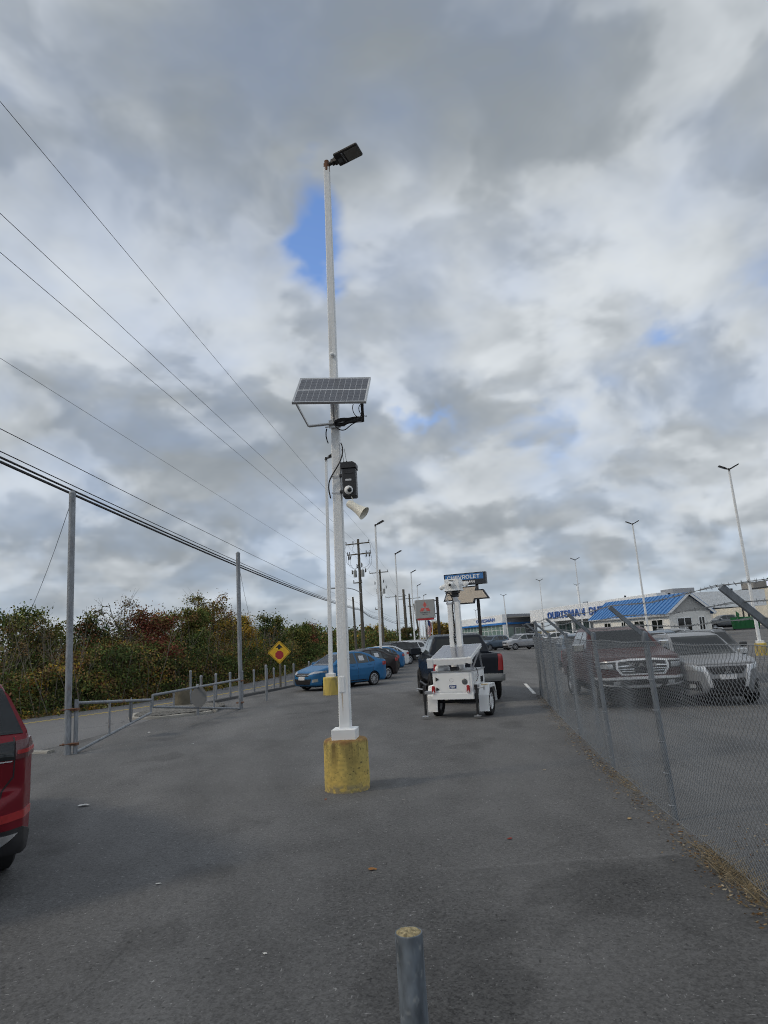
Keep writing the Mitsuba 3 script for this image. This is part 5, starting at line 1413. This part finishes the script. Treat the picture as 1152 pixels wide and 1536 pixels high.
MS = thing('square_sign', 'square grey sign with a red three-diamond emblem and red foot band on a dark post', 'sign')
MF = frame([-3.62, 70.3, 3.80], [1.92, -.35, 0], [0, 0, 1])
part(MS, 'post', box(-1.52, -1.24, 70.0, 70.28, 0, 5.85, .02), 'bronze_dark')
part(MS, 'bracket', cat(box(-1.75, -1.5, 70.0, 70.12, 5.45, 5.53), box(-1.75, -1.5, 70.0, 70.12, 4.15, 4.23)), 'bronze_dark')
part(MS, 'cabinet', moved(box(0, 1.95, 0, 1.86, -.30, 0, .02), MF), 'sign_grey')
part(MS, 'side_band', moved(box(-.10, .0, -.02, 1.84, -.26, -.02, .01), MF), 'plate')
part(MS, 'foot_band', moved(box(.12, 1.80, -.20, 0, -.26, -.02, .01), MF), 'sign_red')
rh = [(0, 0), (.185, .32), (0, .64), (-.185, .32)]
for a in (0, 120, 240):
    part(MS, 'emblem_diamond', moved(extr(rh, .012), MF @ np.array([[1, 0, 0, .98], [0, 1, 0, 1.02], [0, 0, 1, .001], [0, 0, 0, 1.0]]) @ rot(math.radians(a), [0, 0, 1])), 'emblem_red')
part(MS, 'lettering', moved(text('MITSUBISHI', .10, .95, .008), MF @ np.array([[1, 0, 0, .50], [0, 1, 0, .52], [0, 0, 1, .001], [0, 0, 0, 1.0]])), 'sign_dark')
part(MS, 'lettering', moved(text('MOTORS', .10, .55, .008), MF @ np.array([[1, 0, 0, .70], [0, 1, 0, .34], [0, 0, 1, .001], [0, 0, 0, 1.0]])), 'sign_dark')

fl = thing('flag', 'striped red and white flag with a blue corner hanging below the grey square sign', 'flag')
part(fl, 'pole', cyl([-2.62, 72, 0], [-2.62, 72, 4.0], .035, 8), 'alloy')
gx, gz = np.meshgrid(np.linspace(0, 1, 14), np.linspace(0, 1, 27))


def cloth(u0, u1, v0, v1):
    U, Wv = np.meshgrid(np.linspace(u0, u1, 8), np.linspace(v0, v1, 5))
    X = -2.58 + U * .42 * (1 - .35 * Wv) + .05 * np.sin(Wv * 5)
    Yc = 71.98 + .10 * np.sin(U * 9 + Wv * 3)
    Z = 3.75 - Wv * 1.5 - U * .35
    v = np.stack([X, Yc, Z], -1).reshape(-1, 3)
    f = []
    for a in range(4):
        for b in range(7):
            k = a * 8 + b
            f += [[k, k + 1, k + 9], [k, k + 9, k + 8]]
    return trimesh.Trimesh(v, f, process=False)


for k in range(7):
    u0, u1 = k / 7, (k + 1) / 7
    part(fl, 'stripe', cloth(u0, u1, .42 if k < 4 else 0, 1), 'sign_red' if k % 2 == 0 else 'letter_white', smooth=True)
part(fl, 'canton', cloth(0, 4 / 7, 0, .42), 'sign_navy', smooth=True)
for k, (x, y, h) in enumerate(((-3.15, 74, 3.2), (-2.2, 75, 3.6), (.55, 80, 3.9))):
    solo('flag_pole', cyl([x, y, 0], [x, y, h], .04, 8), 'plain_white', ['bare white pole left of the striped flag', 'bare white pole right of the striped flag', 'thin white pole between the dark sign post and the trailer mast'][k], 'pole', smooth=40)

# ------------------------------------------------------------------ buildings
def local(A, B):
    """frame on the ground: x from A to B along the front, y into the building, z up"""
    u = np.array([B[0] - A[0], B[1] - A[1]], float)
    u /= np.linalg.norm(u)
    M = np.eye(4)
    M[:2, 0], M[:2, 1], M[:2, 3] = u, (-u[1], u[0]), A
    return M


def bp(parent, M, name, mesh, mat, **k):
    return part(parent, name, moved(mesh, M), mat, **k)


def sign_on(parent, M, s, x, y, z, h, w, mat, depth=.10):
    """letters standing on a wall front: reading along local x, facing local -y"""
    m = text(s, h, w, depth)
    return part(parent, 'lettering', moved(m, M @ np.array([[1, 0, 0, x], [0, 0, -1, y], [0, 1, 0, z], [0, 0, 0, 1.0]])), mat)


def letters_on(parent, M, s, x, y, z, h, w, mat, depth=.18):
    """the same as big separate letters, each a part"""
    ms = [text(c, h, None, depth) for c in s]
    ws = [m.bounds[1][0] for m in ms]
    gap = .42 * h
    k = (w - gap * (len(s) - 1)) / sum(ws)
    for m, a in zip(ms, ws):
        m.apply_scale([k, 1, 1])
        part(parent, 'letter', moved(m, M @ np.array([[1, 0, 0, x], [0, 0, -1, y], [0, 1, 0, z], [0, 0, 0, 1.0]])), mat)
        x += a * k + gap


# white entrance building with big blue letters
pw = thing('showroom_building', 'white flat-fronted dealership building with large blue letters on its fascia', 'building')
PA = local((14.3, 130), (24.4, 85))
bp(pw, PA, 'fascia', cat(box(0, 46, 0, 1.2, 3.30, 5.62, .02), box(.2, 46, 1.2, 14, 3.5, 5.45)), 'panel_white')
for k in range(1, 16):
    bp(pw, PA, 'panel_joint', box(k * 3 - .015, k * 3 + .015, -.004, .002, 3.32, 5.60), 'grey_clad')
bp(pw, PA, 'wall', cat(box(0.6, 17, 5, 5.3, 0, 3.5), box(32, 46, 2.0, 2.3, 0, 3.5)), 'panel_white')
bp(pw, PA, 'garage_opening', box(19.5, 32, 4.0, 4.3, 0, 3.4), 'dark_opening')
for x0 in (1.2, 4.8, 8.4, 12.0):
    w = bp(pw, PA, 'window', box(x0, x0 + 3.0, 4.93, 5.02, .5, 3.0), 'shop_glass')
    for a in (0, 1.5, 3.0):
        bp(w, PA, 'mullion', box(x0 + a - .04, x0 + a + .04, 4.88, 4.93, .45, 3.05), 'plain_white')
for x0 in (.5, 4.2, 11, 18.2, 32.0):
    bp(pw, PA, 'column', box(x0, x0 + .45, .4, .85, 0, 3.3, .02), 'panel_white')
letters_on(pw, PA, 'OURISMAN', 9.4, -.002, 3.85, 1.02, 15.4, 'letter_blue', .18)
letters_on(pw, PA, 'CHEVROLET', 26.2, -.002, 3.85, 1.02, 17.0, 'letter_blue', .18)
bp(pw, PA, 'roof_unit', cat(box(38, 41, 5, 8, 5.4, 6.3, .05), box(24, 25, 6, 7, 5.4, 6.1, .05)), 'grey_clad')
bp(pw, PA, 'roof_vent', cat(cyl([30, 4, 5.4], [30, 4, 6.2], .15, 8), cyl([34, 4.5, 5.4], [34, 4.5, 6.0], .12, 8)), 'dark_metal')

# glass showroom with the blue stripe
gs = thing('showroom_building', 'glass-fronted showroom with a white fascia and a blue stripe, left of the white entrance building', 'building')
GA = local((-3.1, 185), (9.2, 130))
Lg = math.hypot(12.3, 55)
bp(gs, GA, 'fascia', box(0, Lg, 0, .6, 3.75, 5.25, .02), 'panel_white')
bp(gs, GA, 'blue_stripe', box(-.05, Lg + .05, -.06, .55, 3.40, 3.75, .01), 'stripe_blue')
bp(gs, GA, 'roof', box(0, Lg - .2, .6, 18, 4.6, 4.8), 'grey_roof')
for k in range(19):
    x0 = Lg - .5 - (k + 1) * 2.9
    if x0 < 0:
        break
    bp(gs, GA, 'pane', box(x0 + .06, x0 + 2.84, .50, .54, .25, 3.40), 'shop_glass')
    bp(gs, GA, 'mullion', box(x0 - .06, x0 + .06, .42, .58, 0, 3.40), 'panel_white')
bp(gs, GA, 'transom', box(0, Lg - .5, .46, .50, 2.35, 2.43), 'panel_white')
bp(gs, GA, 'corner_pier', box(Lg - .5, Lg, .1, .6, 0, 3.40), 'panel_white')
bp(gs, GA, 'plinth', box(0, Lg, .45, .8, 0, .25), 'concrete')
sign_on(gs, GA, 'OURISMAN', Lg - 19.0, -.002, 4.15, .62, 14.0, 'letter_blue', .08)
sign_on(gs, GA, 'CHEVROLET', Lg - 47, -.002, 4.15, .62, 15.0, 'letter_blue', .08)
GB = local((9.2, 130), (16.2, 136.5))
bp(gs, GB, 'side_fascia', box(.62, 9.5, .02, .6, 3.75, 5.30, .02), 'grey_clad')
bp(gs, GB, 'blue_stripe', box(.62, 9.5, -.04, .55, 3.40, 3.75, .01), 'stripe_blue')
bp(gs, GB, 'side_wall', box(.62, 9.5, .3, .6, 0, 3.4), 'grey_clad')
bp(gs, GB, 'entrance_door', box(3.6, 6.2, .22, .3, 0, 2.7), 'shop_glass')
bp(gs, GB, 'door_frame', cat(*[box(a, a + .12, .16, .24, 0, 2.8) for a in (3.5, 4.85, 6.15)], box(3.5, 6.27, .16, .24, 2.7, 2.82)), 'plain_white')
bp(gs, GB, 'side_window', box(.9, 3.1, .22, .3, .3, 2.9), 'shop_glass')

# small house with the blue standing-seam roof
hs_ = thing('house', 'small cream house with a blue metal roof behind the parked pickups', 'building')
A0, B0 = np.array([15.3, 78.0]), np.array([19.15, 63.9])
HA = local(A0, B0)
HLn, HWd, ZE, ZR = float(np.linalg.norm(B0 - A0)), 4.1, 2.95, 4.55
bp(hs_, HA, 'wall', box(0, HLn, 0, HWd, 0, ZE - .03, .01), 'house_white')
gab = [(0, ZE - .03), (HWd, ZE - .03), (HWd / 2, ZR - .12)]
for x0 in (0, HLn - .2):
    bp(hs_, HA, 'gable', moved(extr(gab, .2), np.array([[0, 0, 1, x0], [1, 0, 0, 0], [0, 1, 0, 0], [0, 0, 0, 1.0]])), 'house_gable')
sl = math.atan2(ZR - ZE, HWd / 2)
rl_ = (HWd / 2 + .35) / math.cos(sl)
for sgn in (0, 1):
    R = np.eye(4)
    if sgn == 0:
        R = frame([-.3, HWd / 2, ZR], [1, 0, 0], [0, -math.cos(sl), -math.sin(sl)])
        F0 = R @ np.diag([1, 1, 1, 1.0])
    else:
        F0 = frame([HLn + .3, HWd / 2, ZR], [-1, 0, 0], [0, math.cos(sl), -math.sin(sl)])
    zf = -1 if F0[2, 2] < 0 else 1
    rf = bp(hs_, HA, 'roof_slope', moved(box(0, HLn + .6, 0, rl_, min(0, zf * .08), max(0, zf * .08)), F0), 'roof_blue')
    for k in range(23):
        x0 = k * (HLn + .56) / 22
        bp(rf, HA, 'seam', moved(box(x0, x0 + .05, .02, rl_ + .01, min(zf * .08, zf * .14), max(zf * .08, zf * .14)), F0), 'roof_blue')
    bp(hs_, HA, 'eave_board', moved(box(0, HLn + .6, rl_, rl_ + .03, min(-zf * .10, zf * .07), max(-zf * .10, zf * .07)), F0), 'plain_white')
    for x0 in (-.03, HLn + .6):
        bp(hs_, HA, 'barge_board', moved(box(x0, x0 + .03, 0, rl_, min(-zf * .12, zf * .085), max(-zf * .12, zf * .085)), F0), 'plain_white')
bp(hs_, HA, 'chimney', cyl([HLn - 4.2, HWd / 2 + .9, ZR - .7], [HLn - 4.2, HWd / 2 + .9, ZR + .28], .12, 10), 'dark_metal')
for x0, w_ in ((2.6, 1.35), (6.2, .75), (8.7, 1.7), (11.8, 1.75)):
    w = bp(hs_, HA, 'window', box(x0, x0 + w_, -.02, .05, 1.15, 2.30), 'car_glass')
    bp(w, HA, 'frame', cat(box(x0 - .07, x0, -.05, .02, 1.08, 2.37), box(x0 + w_, x0 + w_ + .07, -.05, .02, 1.08, 2.37), box(x0, x0 + w_, -.05, .02, 2.30, 2.37), box(x0 - .1, x0 + w_ + .1, -.09, .02, 1.03, 1.10), box(x0 + w_ / 2 - .03, x0 + w_ / 2 + .03, -.045, -.02, 1.15, 2.30)), 'plain_white')
for y0, w_ in ((.8, 1.3), (2.9, .5)):
    w = bp(hs_, HA, 'window', box(HLn - .05, HLn + .02, y0, y0 + w_, 1.1 if w_ > 1 else 1.3, 2.35), 'car_glass')
    bp(w, HA, 'frame', cat(box(HLn - .02, HLn + .05, y0 - .07, y0, 1.05, 2.42), box(HLn - .02, HLn + .05, y0 + w_, y0 + w_ + .07, 1.05, 2.42), box(HLn - .02, HLn + .05, y0, y0 + w_, 2.35, 2.42), box(HLn + .02, HLn + .045, y0 + w_ / 2 - .03, y0 + w_ / 2 + .03, 1.1, 2.35)), 'plain_white')

# cream warehouse
wh = thing('warehouse', 'long cream warehouse with a grey upper storey at the right edge', 'building')
WA = local((56.3, 157), (60.8, 118))
Lw = math.hypot(4.5, 39)
bp(wh, WA, 'wall', cat(box(0, Lw, 0, 30, 0, 7.55)), 'cream_wall')
bp(wh, WA, 'parapet', box(-.1, Lw + .1, -.12, 30, 7.55, 7.8, .02), 'dark_metal')
for x0 in (12.5, 25.5):
    bp(wh, WA, 'downpipe', box(x0, x0 + .25, -.2, -.02, 0, 7.5), 'dark_metal')
for k in range(1, 24):
    bp(wh, WA, 'panel_rib', box(k * 1.62, k * 1.62 + .04, -.03, .0, .1, 7.5), 'cream_wall')
bp(wh, WA, 'upper_storey', box(8, Lw, 9, 30, 7.5, 9.9), 'grey_roof')
bp(wh, WA, 'upper_roof', box(7.5, Lw + .2, 8.6, 30, 9.9, 10.15), 'dark_metal')
bp(wh, WA, 'rooftop_unit', cat(box(9.0, 13.5, 2.2, 5, 7.8, 9.2, .05)), 'grey_roof')
bp(wh, WA, 'rooftop_grille', box(8.96, 9.0, 2.5, 4.7, 7.95, 9.05), 'dark_opening')
bp(wh, WA, 'roof_vent', cat(cyl([3.5, 2, 7.7], [3.5, 2, 8.9], .35, 10), cyl([5.4, 2, 7.7], [5.4, 2, 8.5], .25, 10)), 'dark_metal')
bp(wh, WA, 'window', box(31.5, 34.5, -.06, .02, 4.1, 5.3), 'car_glass')
lw = thing('low_annex', 'low flat-roofed annex between the house gable and the cream warehouse', 'building')
bp(lw, WA, 'wall', box(-24, -.3, 6, 26, 0, 6.3), 'house_gable')
bp(lw, WA, 'roof_edge', box(-24.2, -.35, 5.8, 26, 6.3, 7.0), 'dark_metal')

# dumpster beside the grey pickup
dp = thing('dumpster', 'green waste container with an open lid at the right, beside the grey pickup', 'waste container')
DM = place(34.4, 86, .75, -12)
dp_w = trimesh.convex.convex_hull(np.array([[x_, y_, z_] for x_, y_, z_ in ((-1.3, -.8, .15), (1.3, -.8, .15), (1.3, .8, .15), (-1.3, .8, .15), (-1.45, -.95, 1.15), (1.45, -.95, 1.15), (1.45, .9, 1.5), (-1.45, .9, 1.5))]))
part(dp, 'bin', moved(dp_w, DM), 'dumpster_green')
for x0 in np.linspace(-1.2, 1.2, 6):
    part(dp, 'rib', moved(bar([x0, -.80, .2], [x0, -.955, 1.12], .08, .05), DM), 'dumpster_green')
part(dp, 'lid', moved(cat(bar([-.72, -.9, 1.22], [-.72, .9, 1.55], 1.38, .05)), DM), 'dumpster_green')
part(dp, 'lid', moved(cat(bar([.72, .9, 1.52], [.72, 1.35, 2.2], 1.38, .05)), DM), 'black_plastic')
part(dp, 'skid', moved(cat(box(-1.3, 1.3, -.78, -.6, 0, .15), box(-1.3, 1.3, .6, .78, 0, .15)), DM), 'dark_metal')

# ------------------------------------------------------------------ power poles and wires
ARM = np.array([.955, -.296, 0])


def utility_pole(label, x, y, h, r=.15, arms=(), lean=0.0, cans=(), group=None, mat='wood_pole'):
    t = thing('power_pole', label, 'power pole', group)
    top = np.array([x + lean, y, h])
    base = np.array([x, y, -.1])
    part(t, 'shaft', cyl(base, top, r * 1.15, 14, r * .72), mat, smooth=40)
    for z, w, ins, at in arms:
        c = base + (top - base) * ((z + .1) / (h + .1))
        c = c + ARM * at
        a = part(t, 'crossarm', bar(c - ARM * w / 2 + [0, -.18, 0], c + ARM * w / 2 + [0, -.18, 0], .13, .17), mat)
        for u in ins:
            q = c + ARM * u * w / 2 + np.array([0, -.18, .06])
            part(a, 'insulator', lathe([(.0, .30), (.03, .29), (.07, .22), (.035, .18), (.08, .11), (.035, .07), (.05, .0)][::-1], 8).apply_translation(q), 'ceramic', smooth=60)
    for kind, z, u in cans:
        c = base + (top - base) * ((z + .1) / (h + .1)) + ARM * u + np.array([0, -.25, 0])
        if kind == 'can':
            part(t, 'transformer', cat(cyl(c, c + [0, 0, .75], .20, 12), lathe([(.20, 0), (.10, .10), (.0, .12)], 12).apply_translation(c + [0, 0, .75]), cyl(c + [.06, -.05, .8], c + [.06, -.05, 1.0], .035, 6)), 'sign_grey', smooth=40)
        else:
            part(t, 'cutout', cat(cyl(c, c + [.02, 0, .55], .045, 6), lathe([(.03, 0), (.09, .12), (.03, .2), (.09, .3), (.03, .42)], 8).apply_translation(c + [.07, -.02, .05])), 'ceramic')
    return t


up = utility_pole('nearest wooden power pole, just right of the main light pole, crowded with switchgear', -10.38, 80, 13.75, .19, [(13.2, 3.1, (-.95, -.35, .97), -.1), (11.95, 3.1, (-.95, -.78, .62, .95), .05), (8.6, 1.1, (-.9, .9), -.3)], lean=-.05,
                  cans=[('cut', 11.35, -1.35), ('cut', 11.35, -1.15), ('cut', 11.5, .95), ('cut', 11.5, 1.35), ('can', 9.25, -.55), ('can', 9.25, .42), ('cut', 9.6, -.95), ('cut', 9.7, .75), ('cut', 10.25, -.3), ('cut', 10.35, .3), ('cut', 9.5, .2)])
jl = []
for (z0, u0, z1, u1) in ((13.2, -1.5, 12.0, -1.2), (13.2, 1.4, 12.0, .95), (13.2, -.5, 12.0, -.2), (11.4, -1.35, 10.3, -.3), (11.5, 1.35, 10.3, .4), (11.9, -.9, 10.1, -.5), (11.9, 1.5, 9.9, .8), (12.0, -1.5, 10.6, -.9)):
    a_ = np.array([-10.4, 79.75, z0]) + ARM * u0
    b_ = np.array([-10.4, 79.75, z1]) + ARM * u1
    m_ = (a_ + b_) / 2 + ARM * (.35 if u0 > 0 else -.35) + [0, 0, -.3]
    jl.append(tube(spline([a_, m_, b_], 14), .016, 5))
part(up, 'jumper_wires', cat(*jl), 'wire_dark')
part(up, 'street_light_arm', cat(tube(spline([(-10.35, 79.8, 7.35), (-11.2, 79.4, 7.85), (-12.3, 79.0, 8.05), (-13.1, 78.7, 8.05)], 24), .05, 6), box(-13.8, -13.0, 78.5, 78.8, 7.95, 8.12, .04)), 'alloy')
utility_pole('short bare wooden pole between the main light pole and the nearest power pole', -9.25, 66, 6.1, .12, lean=-.12)
up2 = utility_pole('second wooden power pole, half hidden by the third white light pole', -11.55, 115, 13.5, .20, [(13.0, 3.4, (-.97, .97), -.2), (6.9, .9, (-.9, .9), -.7)], cans=[('cut', 11.0, -1.0), ('cut', 10.4, -.6), ('can', 9.4, -.55), ('can', 9.4, .6), ('cut', 10.2, 1.0), ('cut', 11.2, .55), ('can', 9.0, .1)])
utility_pole('third power pole, a thin one with a crossarm behind the fourth white light pole', -13.6, 172, 12.7, .19, [(12.2, 5.6, (-.95, 0, .95), .0)])
utility_pole('thick brown power pole left of the grey square sign', -9.9, 150, 12.4, .34, lean=-.25)
utility_pole('dark power pole with a crossarm just right of the thick brown one', -9.6, 166, 12.4, .26, [(11.2, 6.0, (-.9, .9), -.2)], lean=-.3)
utility_pole('dark leaning power pole close to the left side of the grey square sign', -9.2, 195, 11.3, .28, [(10.6, 3.4, (-.9, .9), -.3)], lean=-1.2)
utility_pole('dark pole seen below the grey square sign', -5.6, 150, 5.6, .2, lean=-.2)


def wire(label, q, pts, r, sag=0.0, group='overhead wires strung along the road'):
    """from the pole end pts[0] back over the viewer's left through the point q (hanging sag metres slack between), and on along the other poles"""
    P = []
    if q is not None:
        q, e = np.array(q, float), np.array(pts[0], float)
        s = np.linspace(-.62, 1, 44)[:, None]
        a = q + (e - q) * s
        a[:, 2] += np.where(s[:, 0] > 0, -4 * sag * s[:, 0] * (1 - s[:, 0]), -4 * sag * s[:, 0])
        P.append(a)
    for k, (a, b) in enumerate(zip(pts[:-1], pts[1:])):
        a, b = np.array(a, float), np.array(b, float)
        s = np.linspace(0, 1, 20)[:, None]
        w = a + (b - a) * s
        w[:, 2] -= 4 * (.5 if q is not None else sag) * (s * (1 - s))[:, 0]
        P.append(w[1:] if P else w)
    solo('overhead_wire', tube(np.vstack(P), r, 5), 'wire_dark', label, 'wire', smooth=True, group=group)


A1, A2, A3 = (-9.0, 79.5, 13.5), (-10.7, 79.8, 13.45), (-11.9, 80.2, 13.5)
wire('topmost thin overhead wire, entering high at the left edge', (-9.0, 12.27, 13.92), [A1, (-10.2, 114.7, 13.3), (-12.0, 171.5, 12.4)], .008, .12)
wire('second thin overhead wire from the top at the left edge', (-9.6, 13.29, 11.97), [A2, (-11.6, 115, 13.2), (-13.6, 172, 12.4)], .008, .12)
wire('third thin overhead wire from the top, just below the second', (-10.1, 14.05, 11.51), [A3, (-13.1, 115.3, 13.3), (-15.0, 172.5, 12.4)], .008, .12)
A4, A5, A6 = (-10.9, 79.8, 9.0), (-10.45, 79.8, 6.1), (-10.4, 79.8, 5.35)
wire('faint single wire in the middle of the left sky', (-9.8, 13.82, 8.70), [A4, (-11.9, 115, 8.9)], .005, .10)
wire('single dark wire just above the thick cables', (-9.6, 13.65, 6.96), [A5, (-11.6, 115, 6.4), (-10, 150, 6.3)], .010, .22)
wire('thick black cable, uppermost of the three passing the tall gate poles', (-9.4, 13.41, 6.36), [(-10.4, 79.8, 5.55), (-11.5, 115, 5.9), (-9.9, 150, 5.8)], .013, .40)
wire('thick black cable, middle one of the three passing the tall gate poles', (-9.4, 13.42, 6.23), [(-10.4, 79.8, 5.45), (-11.5, 115, 5.6), (-9.9, 150, 5.5)], .026, .40)
wire('thick black cable, lowest of the three passing the tall gate poles', (-9.4, 13.42, 6.13), [A6, (-11.5, 115, 5.4), (-9.9, 150, 5.2)], .033, .40)
wire('thin guy line slanting down left from the near tall gate pole', None, [(-8.0, 13.83, 5.25), (-12.6, 19.6, 3.2), (-16.6, 25.4, 1.2)], .006, .15, None)
wire('thin guy line slanting down right from the far tall gate pole', None, [(-6.98, 22.3, 4.8), (-9.8, 33.0, 3.4), (-13.0, 45.0, 1.4)], .006, .1, None)
wire('faint short wire low in the sky at the far left', None, [(-40, 60, 5.1), (-22, 36, 4.55)], .012, .1, None)

# ------------------------------------------------------------------ small things lying on the asphalt
def litter(name, label, cat_, x, y, s, col, seed, mat=None, flat=.3):
    rgl = np.random.default_rng(seed)
    a = np.linspace(0, 2 * np.pi, 12, endpoint=False)
    r = s * (.6 + .4 * np.abs(np.cos(a * 1.5 + seed))) * rgl.uniform(.8, 1.15, 12)
    V = np.vstack([[0, 0, .004 + s * flat * .6], np.c_[r * np.cos(a), r * np.sin(a) * .7, .004 + s * flat * (.25 + .75 * rgl.random(12))]])
    F = [[0, 1 + k, 1 + (k + 1) % 12] for k in range(12)]
    T = place(x, y, 0, rgl.uniform(0, 360))
    k = thing(name, label, cat_)
    put(k, moved(trimesh.Trimesh(V, F, process=False), T), 'leaves', True, color=np.tile(np.array(col), (13, 1)))


LEAVES = [('brown curled leaf on the asphalt in front of the yellow pier', -.84, 6.33, .045, (.30, .15, .06)), ('dark red leaf near the bottom edge, right of the bollard', .40, 3.60, .035, (.20, .03, .03)), ('small red leaf in the middle of the lane', .40, 7.12, .03, (.26, .05, .04)),
          ('tan leaf on the asphalt beside the fence foot', 1.66, 7.7, .035, (.42, .30, .16)), ('pale tan leaf out on the lane, left of the fence', 1.15, 10.4, .03, (.40, .32, .2)), ('small orange leaf just behind the pier on its left', -1.75, 9.05, .03, (.35, .12, .05))]
for k, (lb, x, y, s, c) in enumerate(LEAVES):
    litter('fallen_leaf', lb, 'leaf', x, y, s, c, 300 + k)
PAPER = [('crumpled pale scrap of paper near the red car', -5.0, 9.15, .08, (.55, .55, .54)), ('small white scrap between the red car and the yellow pier', -2.65, 6.1, .028, (.62, .62, .60)), ('white scrap on the asphalt in front of the gravel island', -7.6, 16.9, .06, (.62, .62, .62)),
         ('small white fleck in the foreground left of the bollard', -1.35, 4.75, .02, (.6, .6, .58)), ('white fleck in the lane right of the yellow pier', -.75, 8.9, .02, (.6, .55, .48)), ('white scrap right of the tall gate pole', -5.6, 14.6, .03, (.6, .6, .6))]
for k, (lb, x, y, s, c) in enumerate(PAPER):
    litter('paper_scrap', lb, 'litter', x, y, s, c, 340 + k)
